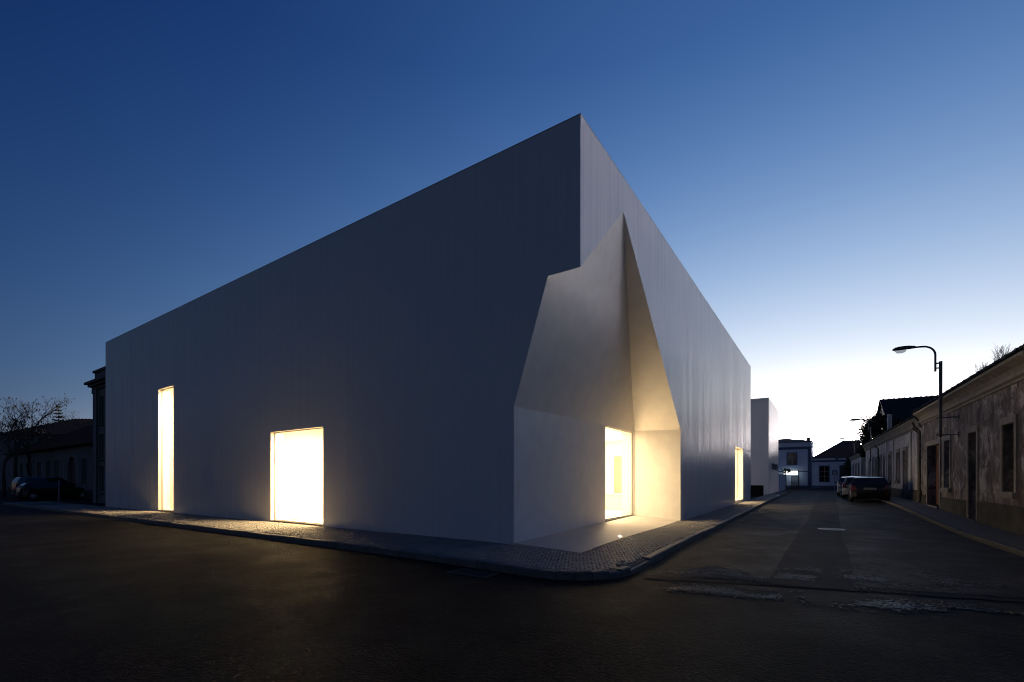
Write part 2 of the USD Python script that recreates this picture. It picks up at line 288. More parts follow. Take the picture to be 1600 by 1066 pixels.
chippings('gravel', 'pale loose chippings in a worn patch of the street past the joint', [(.5, -4.4, 1.3, -6.4, .5), (-.6, -1.9, .4, -4.2, .35)], 7500, 2)

# pavement: a sand bed, granite cobbles, kerb stones
KX, KY = -2.2, -1.45                                         # kerb lines on the plaza and the street side
def kerb_y(x): return -1.45 + 0.012 * max(0.0, x)
RAD = 1.15
kerb_pts = [(KX, y) for y in np.arange(40, KY + RAD, -1.0)] + [(KX, KY + RAD)]
kerb_pts += [(KX + RAD - RAD * math.cos(a), KY + RAD - RAD * math.sin(a)) for a in np.linspace(0, math.pi / 2, 7)[1:]]
kerb_pts += [(x, kerb_y(x)) for x in np.arange(0.0, 47, 1.0)]
kp = np.array(kerb_pts)
from shapely.geometry import Polygon, Point
ped = Polygon(list(kerb_pts) + [(46, 3), (0.02, 0.02), (0.02, 40)])
pave = thing('pavement', None, None, kind='structure', loc=(0, 0, 0))
b1 = grid(np.linspace(KX + 0.06, 0.03, 9), np.linspace(KY + 1.2, 40, 80), Hp, -0.018)
ub = np.linspace(0, 1, 9); rows = []
for x in np.concatenate([np.linspace(-1.05, 4, 16), np.linspace(4.6, 46, 60)]):
    for u in ub: rows.append((x, (kerb_y(x) + 0.06) * (1 - u) + 0.03 * u))
rows = np.array(rows); F = []
for i in range(len(rows) // 9 - 1):
    for j in range(8):
        a = i * 9 + j; F += [[a, a + 9, a + 10], [a, a + 10, a + 1]]
b3 = trimesh.Trimesh(np.c_[rows, Hp(rows[:, 0], rows[:, 1]) - 0.018], F, process=False)
fan = [(KX + RAD, KY + RAD)] + [(KX + RAD - (RAD - .06) * math.cos(a), KY + RAD - (RAD - .06) * math.sin(a)) for a in np.linspace(0, math.pi / 2, 12)]
fan = np.array(fan); b4 = trimesh.Trimesh(np.c_[fan, Hp(fan[:, 0], fan[:, 1]) - 0.018], [[0, i, i + 1] for i in range(1, 12)], process=False)
obj('bed', to_world(cat_([b1, b3, b4])), 'joint_sand', pave)
def cobble(cx_, cy_, a, s, h, dz):
    """an uneven set: a square stone with a worn, slightly domed top (20 triangles)"""
    c, sn = math.cos(a), math.sin(a); j = lambda: random.uniform(-.006, .006)
    base = [(-s + j(), -s + j()), (s + j(), -s + j()), (s + j(), s + j()), (-s + j(), s + j())]
    rot = lambda p, k: (cx_ + (p[0] * c - p[1] * sn) * k, cy_ + (p[0] * sn + p[1] * c) * k)
    z = float(Hp(cx_, cy_)) + dz; t = random.uniform(-.004, .004)
    V = [(*rot(p, 1.0), z - 0.05) for p in base] + [(*rot(p, 1.0), z - 0.010) for p in base] + [(*rot(p, 0.66), z + h + t * (i % 2)) for i, p in enumerate(base)]
    F = []
    for r in (0, 4):
        for i in range(4):
            a_, b_ = r + i, r + (i + 1) % 4; F += [[a_, b_, b_ + 4], [a_, b_ + 4, a_ + 4]]
    F += [[8, 9, 10], [8, 10, 11]]
    return V, F[:0] + F
cob = []
pitch = 0.078
inner = ped.buffer(-0.17)
from shapely.prepared import prep
pin = prep(inner)
for ix, x in enumerate(np.arange(KX, 40, pitch)):
    for y in np.arange(KY - .1, 33, pitch * 0.98):
        if x > 0.0 and y > -0.05: break
        px, py = x + random.uniform(-.009, .009) + 0.02 * math.sin(y * 3) + .03 * (meshkit.noise([y * .7, 5, 1]) - .5), y + random.uniform(-.009, .009) + (pitch * .5 if ix % 2 else 0)
        if (px > -0.05 and py > -0.05) or not pin.contains(Point(px, py)): continue
        cob.append((px, py))
camL = np.array([(-C0) @ VX, (-C0) @ UY])
cob.sort(key=lambda p: (p[0] - camL[0]) ** 2 + (p[1] - camL[1]) ** 2)
V, F, k = [], [], 0
for i, (x, y) in enumerate(cob):
    v, f = cobble(x, y, random.uniform(-.4, .4), random.uniform(.028, .039), 0.005, random.uniform(-.005, .004))
    if i < 290: obj('cobble', to_world(trimesh.Trimesh(v, f, process=False)), 'cobble_stone', pave)
    else: V += v; F += [[a + k for a in t] for t in f]; k += len(v)
obj('cobbles', to_world(trimesh.Trimesh(V, F, process=False)), 'cobble_stone', pave, kind='stuff')
for i in range(len(kp) - 1):
    p, q = kp[i], kp[i + 1]; d = q - p; L = np.linalg.norm(d)
    if L < .05: continue
    d /= L; nrm = np.array([d[1], -d[0]]);  nrm = -nrm if nrm @ (np.array([5, 5]) - p) < 0 else nrm        # towards the pavement
    g = 0.006; dz = random.uniform(-.012, .010); w = 0.14; ch = 0.018; V = []
    tilt = random.uniform(-.008, .008)
    if -2.0 < p[0] < -0.9 and p[1] < -1.0 and i % 2: dz -= 0.03
    for e, sgn in ((p + d * g, 1), (q - d * g, -1)):
        z = float(Hp(*e)) + dz + sgn * tilt
        for off, zz in ((0, z - .3), (0, z - ch), (ch, z), (w, z), (w, z - .3)):
            V.append((*(e + nrm * off), zz))
    F = []
    for j in range(5):
        a, b = j, (j + 1) % 5; F += [[a, b, b + 5], [a, b + 5, a + 5]]
    F += [[0, 2, 1], [0, 3, 2], [0, 4, 3], [5, 6, 7], [5, 7, 8], [5, 8, 9]]
    ks = trimesh.Trimesh(V, F, process=False); ks.fix_normals()
    white_ = 32.5 < p[0] < 35.5; obj('kerb_stone', to_world(ks), 'plate_white' if white_ else 'kerb_limestone', pave, label='kerb stone painted white' if white_ else None)

# ------------------------------------------------------------------ the white building
H, LX, LY = 9.02, 26.04, 28.75
solid = mb(0, LX, 0, LY, -0.6, H)
NX, NY = 7.97, 1.66
Ept, Bpt = (2.46, 0, 8.18), (0, 0.775, 5.85)
cut = m3.Manifold.hull_points(np.array([(0, NY, -1), (0, 0, -1), (NX, 0, -1), (NX, NY, -1), (0, NY, 3.11), (NX, NY, 3.25), (NX, 0, 3.20), (0, 0, 5.85), Bpt, Ept], float))
shell = solid - cut
rooms = [mb(3.2, 15.0, NY + .45, 7.2, 0.12, 3.55),                 # entrance
         mb(0.45, 9.0, 8.6 - 0.6, 12.1, 0.02, 4.4),               # plaza hall
         mb(0.45, 7.0, 17.5, 22.3, 0.04, 6.1),                    # tall slot
         mb(18.2, 25.2, 0.45, 6.0, 0.30, 3.65)]                    # street side
rooms[1] = mb(0.45, 9.0, 7.4, 12.1, 0.02, 3.42)
for r in rooms: shell -= r
opens = [mb(5.29, 7.94, NY - .2, NY + .6, 0.12, 3.19), mb(-.2, .6, 8.85, 11.89, 0.02, 3.11), mb(-.2, .6, 19.92, 21.57, 0.04, 5.66), mb(19.73, 22.6, -.2, .6, 0.30, 3.33)]
for o in opens: shell -= o
B_ = thing('white_building', 'large white windowless building with a faceted corner cut over its lit entrance', 'building', (C0[0], C0[1], 0), RZ)
sh = tm(shell); cen, nrm_ = sh.triangles_center, sh.face_normals
on_cut = np.zeros(len(cen), bool); cm = tm(cut)
for pn, pc in {tuple(np.round(n_, 4)): c_ for n_, c_ in zip(cm.face_normals, cm.triangles_center)}.items():
    if abs(pn[2]) > .99 or pn[0] < -.99 or pn[1] < -.99: continue
    hit = (np.abs((cen - pc) @ np.array(pn)) < 2e-3) & (nrm_ @ np.array(pn) < -.995) & (cen[:, 0] < NX + .01) & (cen[:, 1] < NY + .01) & (cen[:, 2] > -.5)
    hit &= ~on_cut; on_cut |= hit
    if hit.any(): fc = sh.submesh([np.nonzero(hit)[0]], append=True, repair=False); obj('recess_facet', fc, 'recess_plaster', B_)
obj('wall', sh.submesh([np.nonzero(~on_cut)[0]], append=True, repair=False), 'white_plaster', B_)
for nm_, (a_, b_, c_, d_) in (('x', (8.85, 11.89, -.035, .02)), ('x', (19.92, 21.57, -.02, .04))): obj('threshold', bx(-.012, .30, a_ + .004, b_ - .004, c_ - .06, d_ + .012), 'dark_metal', B_)
obj('threshold', bx(5.295, 7.935, NY - .010, NY + .3, .02, .135), 'dark_metal', B_)
# interior linings so that rooms are matt white, 3 mm proud of the shell
def lining(x0, x1, y0, y1, z0, z1, holes):
    e = 0.02; a = mb(x0 + .003, x1 - .003, y0 + .003, y1 - .003, z0 + .003, z1 - .003); b = mb(x0 + e, x1 - e, y0 + e, y1 - e, z0 + e, z1 - e)
    s = a - b
    for h in holes: s -= h
    return tm(s)
lin = obj('room_lining', lining(3.2, 15.0, NY + .45, 7.2, 0.12, 3.55, [mb(5.29, 7.94, NY, NY + .6, 0.12, 3.19)]), 'room_bright', B_)
obj('room_lining', lining(0.45, 9.0, 7.4, 12.1, 0.02, 3.42, [mb(0, .6, 8.85, 11.89, .02, 3.11)]), 'room_white', B_)
obj('room_lining', lining(0.45, 7.0, 17.5, 22.3, 0.04, 6.1, [mb(0, .6, 19.92, 21.57, .04, 5.66)]), 'room_white', B_)
obj('room_lining', lining(18.2, 25.2, 0.45, 6.0, 0.30, 3.65, [mb(19.73, 22.6, 0, .6, .3, 3.33)]), 'room_white', B_)
# ceiling lamps in the rooms
for (x0, x1, y0, y1, z, m_) in ((4.0, 14.0, 2.6, 6.8, 3.49, 'lamp_entrance'), (0.6, 3.0, 7.7, 10.6, 3.36, 'lamp_hall'), (0.6, 3.2, 17.7, 20.6, 6.04, 'lamp_slot'), (18.8, 24.6, 0.9, 5.5, 3.59, 'lamp_side')):
    obj('ceiling_lamp', bx(x0, x1, y0, y1, z, z + .03), m_, B_)
# frames and panes of the four openings
def opening(name, plane, a0, a1, z0, z1, at, frame=0.03, depth=0.05, inset=0.14):
    """plane 'x': the wall lies at x = at, the opening runs along y; 'y' the other way round. The pane sits inset behind the wall's face"""
    def bar(p0, p1, q0, q1, d0, d1): return bx(d0, d1, p0, p1, q0, q1) if plane == 'x' else bx(p0, p1, d0, d1, q0, q1)
    d0, d1 = at + inset, at + inset + depth
    fr = cat_([bar(a0 + .002, a0 + frame, z0 + .002, z1 - .002, d0, d1), bar(a1 - frame, a1 - .002, z0 + .002, z1 - .002, d0, d1), bar(a0 + frame, a1 - frame, z0 + .002, z0 + frame, d0, d1), bar(a0 + frame, a1 - frame, z1 - frame, z1 - .002, d0, d1)])
    f = obj(name, fr, 'frame_metal', B_)
    obj('pane', bar(a0 + frame - .01, a1 - frame + .01, z0 + frame - .01, z1 - frame + .01, d0 + .03, d0 + .04), 'pane', f)
opening('entrance_door', 'y', 5.29, 7.94, 0.14, 3.19, NY, inset=0.05)
opening('window', 'x', 8.85, 11.89, 0.02, 3.11, 0.0)
opening('window', 'x', 19.92, 21.57, 0.04, 5.66, 0.0)
opening('window', 'y', 19.73, 22.6, 0.30, 3.33, 0.0, inset=0.30)
# sloping slab under the cut, the desk and the panel seen through the door
sv = np.array([(0, NY, 0.0), (0, 0, -0.078), (NX, 0, 0.03), (NX, NY, 0.135)]); sv[:, :2] += [(0.0, 0), (-.0, -.0), (0, 0), (0, 0)]
low = sv - (0, 0, 0.25)
sl = trimesh.Trimesh(np.vstack([sv, low]), [[0, 1, 2], [0, 2, 3], [4, 6, 5], [4, 7, 6], [0, 4, 5], [0, 5, 1], [1, 5, 6], [1, 6, 2], [2, 6, 7], [2, 7, 3], [3, 7, 4], [3, 4, 0]], process=False)
obj('entrance_slab', sl, 'slab_concrete', B_)
obj('roof_edge', cat_([bx(-.004, LX + .004, -.004, .10, H, H + .02), bx(-.004, .10, .10, LY + .004, H, H + .02)]), 'frame_metal', B_)
d_ = thing('reception_desk', 'low white reception desk inside the lit entrance room', 'desk', W(10.6, 3.55, 0.145), RZ)
obj('desk_top', bx(-.45, .45, -1.3, 1.3, .66, .70), 'room_white', d_); obj('desk_front', bx(-.40, -.36, -1.25, 1.25, 0, .66), 'room_white', d_); obj('desk_side', bx(-.36, .4, 1.21, 1.25, 0, .66), 'room_white', d_); obj('desk_side', bx(-.36, .4, -1.25, -1.21, 0, .66), 'room_white', d_)
p_ = thing('wall_panel', 'beige upright panel on the back wall of the lit entrance room', 'panel', W(14.9, 4.72, 0.66), RZ)
obj('panel_board', bx(-.06, .0, -.42, .42, 0, 2.05), 'beige_panel', p_); obj('panel_edge', cat_([bx(-.07, .0, -.45, -.42, 0, 2.05), bx(-.07, 0, .42, .45, 0, 2.05)]), 'beige_panel', p_)
u_ = thing('ground_uplight', 'small round uplight glowing in the entrance slab', 'lamp', W(2.74, 0.20, -0.010), RZ)
obj('rim', lathe([(0.03, 0), (0.05, 0), (0.05, 0.012), (0.03, 0.012), (0.03, 0)], 20), 'frame_metal', u_); obj('lens', lathe([(0, .004), (.029, .004), (.029, .010), (0, .022)], 20), 'uplight_glow', u_)

# ------------------------------------------------------------------ second white block up the street
T_ = thing('white_block', 'smaller plain white block farther up the street behind the large white building', 'building', W(37.7, 0, 0), RZ)
blk = mb(0, 9.7, 0.0, 8.0, -0.6, 8.7) - mb(-1, 1.8, 0.4, 9, -1, 1.0) - mb(2.6, 9.3, -1, .22, 2.45, 3.05) - mb(-1, .018, -1, 9, 5.32, 5.345) - mb(-1, 11, -1, .018, 5.32, 5.345)
obj('wall', tm(blk), 'white_plaster', T_)
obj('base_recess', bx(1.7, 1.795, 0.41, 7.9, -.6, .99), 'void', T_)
obj('strip_window', bx(2.62, 9.28, .20, .215, 2.46, 3.04), 'dark_pane', T_)
for k in range(5): obj('mullion', bx(2.7 + 1.6 * k, 2.75 + 1.6 * k, .15, .198, 2.46, 3.04), 'frame_metal', T_)
lw = thing('garden_wall', 'low pale rendered wall with a narrow dark door past the white block', 'wall', W(47.6, 0.1, 0), RZ)
obj('wall', tm(mb(0, 13.2, 0, .25, 0, 2.05) - mb(2.0, 2.9, -.1, .12, 0, 1.9)), 'blue_white', lw); obj('coping', bx(-.03, 13.25, -.04, .29, 2.05, 2.12), 'dark_stone', lw); obj('door', bx(2.02, 2.88, .06, .115, .1, 1.88), 'dark_metal', lw)

# ------------------------------------------------------------------ the end of the street: two blue and white houses
FX = 63.0
def fy(px):                                                  # where a bearing meets the far house fronts
    k = (px - 800) / 730; p = C0 + FX * VX; return (p[0] - k * p[1]) / (-UY[0] + k * UY[1])
def far_house(name, label, y0, y1, top, loc_base, wins, door=None, z0=0.2, depth=9.0, roof=None):
    t = thing(name, label, 'house', W(FX, y0, 0), RZ); Lh = y1 - y0
    w = mb(0, depth, 0, Lh, 0, top)
    for (a, b, c, d) in wins + ([door] if door else []): w -= mb(-1, .25, a - y0, b - y0, c, d)
    obj('wall', tm(w), 'blue_white', t)
    obj('plinth', bx(-.03, -.001, .0, Lh, 0, .75), 'blue_paint', t)
    for (a, b, c, d) in wins:
        a, b = a - y0, b - y0
        f = obj('window', cat_([bx(-.03, .0, a - .14, a, c - .14, d + .14), bx(-.03, .0, b, b + .14, c - .14, d + .14), bx(-.03, 0, a, b, c - .14, c), bx(-.03, 0, a, b, d, d + .14)]), 'blue_paint', t)
        obj('pane', bx(.15, .17, a, b, c, d), 'dark_pane', f)
        obj('window_bars', cat_([bx(.10, .148, (a + b) / 2 - .03, (a + b) / 2 + .03, c, d)] + [bx(.11, .146, a, (a + b) / 2 - .03, c + (d - c) * q - .02, c + (d - c) * q + .02) for q in (.33, .66)] + [bx(.11, .146, (a + b) / 2 + .03, b, c + (d - c) * q - .02, c + (d - c) * q + .02) for q in (.33, .66)]), 'window_wood', f)
    if door:
        a, b, c, d = door; a -= y0; b -= y0
        obj('door', bx(.12, .17, a, b, c, d), 'dark_metal', t); obj('door_surround', cat_([bx(-.03, 0, a - .16, a, c, d + .16), bx(-.03, 0, b, b + .16, c, d + .16), bx(-.03, 0, a, b, d, d + .16)]), 'blue_paint', t)
    return t
ym = fy(1268)
t = far_house('corner_house', 'two storey pale blue house with dark blue trim closing the street', ym, 11.0, 6.55, 0, [(fy(1244), fy(1231), 3.6, 5.0), (4.0, 5.1, 3.6, 5.0)])
Lh = 11 - ym
obj('pilaster', bx(-.05, -.002, 0, .42, .76, 5.5), 'blue_paint', t); obj('frieze', bx(-.06, -.002, 0, Lh, 5.5, 5.85), 'blue_paint', t); obj('cornice', bx(-.22, -.002, -.1, Lh, 6.4, 6.55), 'blue_paint', t); obj('string_course', bx(-.05, -.002, .42, Lh, 2.55, 2.68), 'blue_paint', t)
rf = obj('roof', tm(m3.Manifold.hull_points(np.array([(-.2, -.1, 6.56), (9.2, -.1, 6.56), (9.2, Lh, 6.56), (-.2, Lh, 6.56), (4.5, 3, 7.3), (4.5, Lh - 3, 7.3)], float))), 'dark_roof', t); obj('chimney', bx(.2, .6, .15, .55, 6.56, 7.0), 'dark_stone', rf)
t2 = far_house('low_house', 'single storey pale blue house with red tiled roof at the street end', fy(1352), ym - .02, 4.35, 0, [(fy(1294.5), fy(1281.5), 1.35, 3.2)], (fy(1329.5), fy(1314), .3, 3.2))
L2 = ym - .02 - fy(1352)
obj('frieze', bx(-.06, -.002, 0, L2, 3.78, 4.02), 'blue_paint', t2); obj('cornice', bx(-.18, -.002, 0, L2, 4.25, 4.36), 'blue_paint', t2); obj('pilaster', bx(-.06, -.002, L2 * .52 - .12, L2 * .52 + .12, 4.02, 4.25), 'blue_paint', t2)
rf = obj('roof', tm(m3.Manifold.hull_points(np.array([(.1, 0, 4.37), (8.9, 0, 4.37), (8.9, L2, 4.37), (.1, L2, 4.37), (4.5, 2.2, 6.7), (4.5, 0.4, 6.75)], float))), 'roof_tile', t2)
lc = thing('lit_canopy', 'brightly lit white canopy over a gate beside the blue corner house', 'canopy', W(62.2, -.45, 0), RZ)
obj('light_box', bx(-.12, .12, -.62, .92, 2.15, 2.68), 'shop_light', lc); obj('canopy_roof', bx(-.5, .3, -.75, 1.1, 2.70, 2.78), 'dark_metal', lc); obj('post', bx(-.05, .05, -.80, -.70, .2, 2.70), 'dark_metal', lc); obj('post', bx(-.05, .05, 1.0, 1.08, .2, 2.70), 'dark_metal', lc)
gt = thing('metal_gate', 'dark metal gate below the lit canopy', 'gate', W(62.3, -.75, .25), RZ)
obj('gate_frame', cat_([bx(-.03, .03, -.42, -.36, 0, 1.75), bx(-.03, .03, .36, .42, 0, 1.75), bx(-.03, .03, -.36, .36, 1.69, 1.75), bx(-.03, .03, -.36, .36, 0, .06)]), 'dark_metal', gt)
for k in range(7): obj('gate_bar', bx(-.015, .015, -.32 + k * .1, -.26 + k * .1, .06, 1.69), 'dark_metal', gt)
am = thing('roof_antenna', 'thin antenna mast on the roof of the two storey corner house', 'antenna', W(66.5, 2.2, 7.0), RZ)
obj('mast', rod((0, 0, -.1), (0, 0, 3.6), .022, 6), 'galvanised', am)
for k, (z, w) in enumerate(((3.3, .5), (3.05, .42), (1.2, .55), (.8, .4))): obj('antenna_arm', rod((0, -w, z), (0, w, z), .012, 5), 'galvanised', am)
sg = thing('no_entry_sign', 'round red and white no entry sign on the low house front', 'sign', W(FX - .5, fy(1336.5), .3), RZ)
obj('post', rod((0, 0, 0), (0, 0, 2.9), .03, 8), 'galvanised', sg)
dsc = lathe([(0, 0), (.33, 0), (.33, .02), (0, .02)], 24); dsc.apply_transform(trimesh.transformations.rotation_matrix(-math.pi / 2, (0, 1, 0))); dsc.apply_translation((-.035, 0, 2.35)); obj('sign_plate', dsc, 'sign_red', sg); obj('white_bar', bx(-.062, -.056, -.23, .23, 2.30, 2.40), 'plate_white', sg)
sg = thing('blue_sign', 'square blue sign on a post in front of the low house', 'sign', W(FX - 1.2, fy(1304), .3), RZ)
obj('post', rod((0, 0, 0), (0, 0, 2.5), .03, 8), 'galvanised', sg); obj('sign_plate', bx(-.05, -.03, -.27, .27, 1.85, 2.4), 'sign_blue', sg); obj('sign_panel', bx(-.056, -.051, -.17, .17, 1.95, 2.25), 'plate_white', sg)

# ------------------------------------------------------------------ the old row along the right side of the street
P0 = np.array([13.36, 12.2]); OA = math.radians(31.5); DX = np.array([math.sin(OA), math.cos(OA)]); OR = math.atan2(DX[1], DX[0]); NO = np.array([-DX[1], DX[0]])
def O(s, y, z=0.0): p = P0 + s * DX + y * NO; return (p[0], p[1], z)
def Rw(wx, wy): d = np.stack([np.asarray(wx, float) - C0[0], np.asarray(wy, float) - C0[1]], -1); return R(d @ VX, d @ UY)
def Ro(s, y): p = O(s, y); return float(Rw(p[0], p[1]))
def old_grid(ss, ys, dz):
    V = [(*O(s, y)[:2], Ro(s, y) + dz) for s in ss for y in ys]; n_ = len(ys); F = []
    for i in range(len(ss) - 1):
        for j in range(n_ - 1): a = i * n_ + j; F += [[a, a + n_, a + n_ + 1], [a, a + n_ + 1, a + 1]]
    return trimesh.Trimesh(V, F, process=False)
mat('old_kerb', (0.06, 0.056, 0.048), 0.7, 0.3, vary=0.3, scale=5, bump=0.4, bscale=40, island=0.15)
mat('old_paving', (0.10, 0.098, 0.092), 0.7, 0.35, vary=0.3, scale=4, bump=0.6, bscale=26)
M['set_paving'] = usdkit.material(stage, '/World/Looks/set_paving', {'g': ('geometry', {}), 'v': ('voronoi_texture', {'scale': 9.0, 'feature': 'distance_to_edge'}), 'v2': ('voronoi_texture', {'scale': 9.0}), 'mr': ('map_range', {'from_max': 0.06, 'clamp': True}), 'c': ('rgb_ramp', {'ramp': [(0, (0.012, 0.012, 0.012)), (1, (0.05, 0.048, 0.045))]}),
    'h': ('hsv', {}), 'b': ('bump', {'strength': 0.8, 'distance': 0.01}), 'p': ('principled_bsdf', {'roughness': 0.6}), 'w': ('separate_color', {}), 'vv': ('map_range', {'to_min': 0.7, 'to_max': 1.3})},
    [('g.position', 'v.vector'), ('g.position', 'v2.vector'), ('v.distance', 'mr.value'), ('mr.result', 'c.fac'), ('v2.color', 'w.color'), ('w.r', 'vv.value'), ('vv.result', 'h.value'), ('c.color', 'h.color'), ('h.color', 'p.base_color'), ('mr.result', 'b.height'), ('b.normal', 'p.normal')], surface='p.BSDF')
side = thing('side_pavement', None, None, kind='structure')
obj('paving', old_grid(np.arange(-8, 50, .5), np.linspace(-.05, 0.98, 6), 0.115), 'set_paving', side)
for k in range(46):
    s0, s1 = -8 + k * 1.1, -8 + (k + 1) * 1.1 - .008; V = []; dz = random.uniform(-.008, .008)
    for s in (s0, s1):
        for y, z in ((1.13, -.2), (1.13, .105), (1.115, .12), (.985, .12), (.985, -.2)): V.append((*O(s, y)[:2], Ro(s, 1.1) + z + dz))
    F = []
    for j in range(5): a, b = j, (j + 1) % 5; F += [[a, b, b + 5], [a, b + 5, a + 5]]
    F += [[0, 2, 1], [0, 3, 2], [0, 4, 3], [5, 6, 7], [5, 7, 8], [5, 8, 9]]
    ks = trimesh.Trimesh(V, F, process=False); ks.fix_normals(); obj('kerb_stone', ks, 'old_kerb', side)

def old_plaster(name, base, pale, dark, stain):
    nn = {'g': ('geometry', {}), 'a': ('noise_texture', {'scale': 1.1, 'detail': 9.0, 'roughness': 0.68, 'distortion': 0.8}), 'ar': ('rgb_ramp', {'ramp': [(0.40, (0, 0, 0)), (0.50, (1, 1, 1))]}),
          'map': ('mapping', {'scale': (1.7, 1.7, 0.6)}), 'st': ('noise_texture', {'scale': 1.3, 'detail': 7.0, 'roughness': 0.65}), 'sr': ('rgb_ramp', {'ramp': [(0.46, (0, 0, 0)), (0.62, (1, 1, 1))]}),
          'f': ('noise_texture', {'scale': 7.0, 'detail': 8.0, 'roughness': 0.7}), 'fr': ('rgb_ramp', {'ramp': [(0.3, (0.72, 0.72, 0.72)), (0.7, (1.2, 1.2, 1.2))]}),
          'pt': ('noise_texture', {'scale': 2.6, 'detail': 6.0, 'roughness': 0.6}), 'pr': ('rgb_ramp', {'ramp': [(0.565, (0, 0, 0)), (0.595, (1, 1, 1))]}),
          'm1': ('mix', {'color1': pale, 'color2': base}), 'm2': ('mix', {'color2': dark}), 'm3': ('mix', {'color2': stain}), 'm4': ('mix', {'mix_type': 'multiply', 'fac': 1.0}), 'sf': ('math', {'math_type': 'multiply', 'value2': 0.85}),
          'b': ('bump', {'strength': 0.6, 'distance': 0.02}), 'bh': ('math', {'math_type': 'multiply_add', 'value2': -0.8}), 'p': ('principled_bsdf', {'roughness': 0.85, 'specular_ior_level': 0.25})}
    ll = [('g.position', 'a.vector'), ('g.position', 'map.vector'), ('map.vector', 'st.vector'), ('g.position', 'f.vector'), ('g.position', 'pt.vector'), ('a.fac', 'ar.fac'), ('st.fac', 'sr.fac'), ('f.fac', 'fr.fac'), ('pt.fac', 'pr.fac'),
          ('ar.color', 'm1.fac'), ('sr.color', 'sf.value1'), ('m1.color', 'm2.color1'), ('sf.value', 'm2.fac'), ('m2.color', 'm3.color1'), ('pr.color', 'm3.fac'), ('m3.color', 'm4.color1'), ('fr.color', 'm4.color2'), ('m4.color', 'p.base_color'),
          ('pr.color', 'bh.value1'), ('f.fac', 'bh.value3'), ('bh.value', 'b.height'), ('b.normal', 'p.normal')]
    M[name] = usdkit.material(stage, '/World/Looks/' + name, nn, ll, surface='p.BSDF')
old_plaster('peeling_plaster', (0.23, 0.195, 0.182), (0.46, 0.435, 0.42), (0.055, 0.051, 0.05), (0.13, 0.108, 0.097))
old_plaster('grey_limewash', (0.40, 0.40, 0.42), (0.47, 0.47, 0.49), (0.22, 0.22, 0.23), (0.30, 0.28, 0.26))

def cornice(s0, s1, zc, zt, out):
    d = zt - zc; prof = [(0, zc), (.05, zc), (.06, zc + .12 * d), (.12, zc + .2 * d), (.14, zc + .38 * d), (.10, zc + .42 * d), (.16, zc + .62 * d), (out * .8, zc + .78 * d), (out, zc + .85 * d), (out, zt), (0, zt)]
    return tm(extr(prof, 'x', s0, s1))
def plank_door(nm, t, a, b, c, d, m, planks, depth=.26):
    f = obj(nm, bx(a, b, -depth - .06, -depth - .03, c, d), 'void', t); w = (b - a) / planks
    for k in range(planks): obj('plank', bx(a + k * w + .006, a + (k + 1) * w - .006, -depth - .029, -depth + random.uniform(-.004, .004), c + .01, d - .01), m, f)
    obj('rail', bx(a + .02, b - .02, -depth + .006, -depth + .02, c + (d - c) * .34, c + (d - c) * .34 + .09), m, f); obj('rail', bx(a + .02, b - .02, -depth + .006, -depth + .02, c + (d - c) * .8, c + (d - c) * .8 + .09), m, f)
    obj('handle', bx(b - .16, b - .10, -depth + .021, -depth + .06, c + 1.05, c + 1.17), 'galvanised', f)
    return f
def surround(t, a, b, c, d, m='surround_stone', w=.15, sill=True, pr=.035):
    obj('surround', bx(a - w, a, .002, pr, c, d), m, t); obj('surround', bx(b, b + w, .002, pr, c, d), m, t); obj('lintel', bx(a - w, b + w, .002, pr + .004, d, d + .2), m, t)
    if sill: obj('sill', bx(a - w - .03, b + w + .03, .002, .11, c - .17, c), m, t)
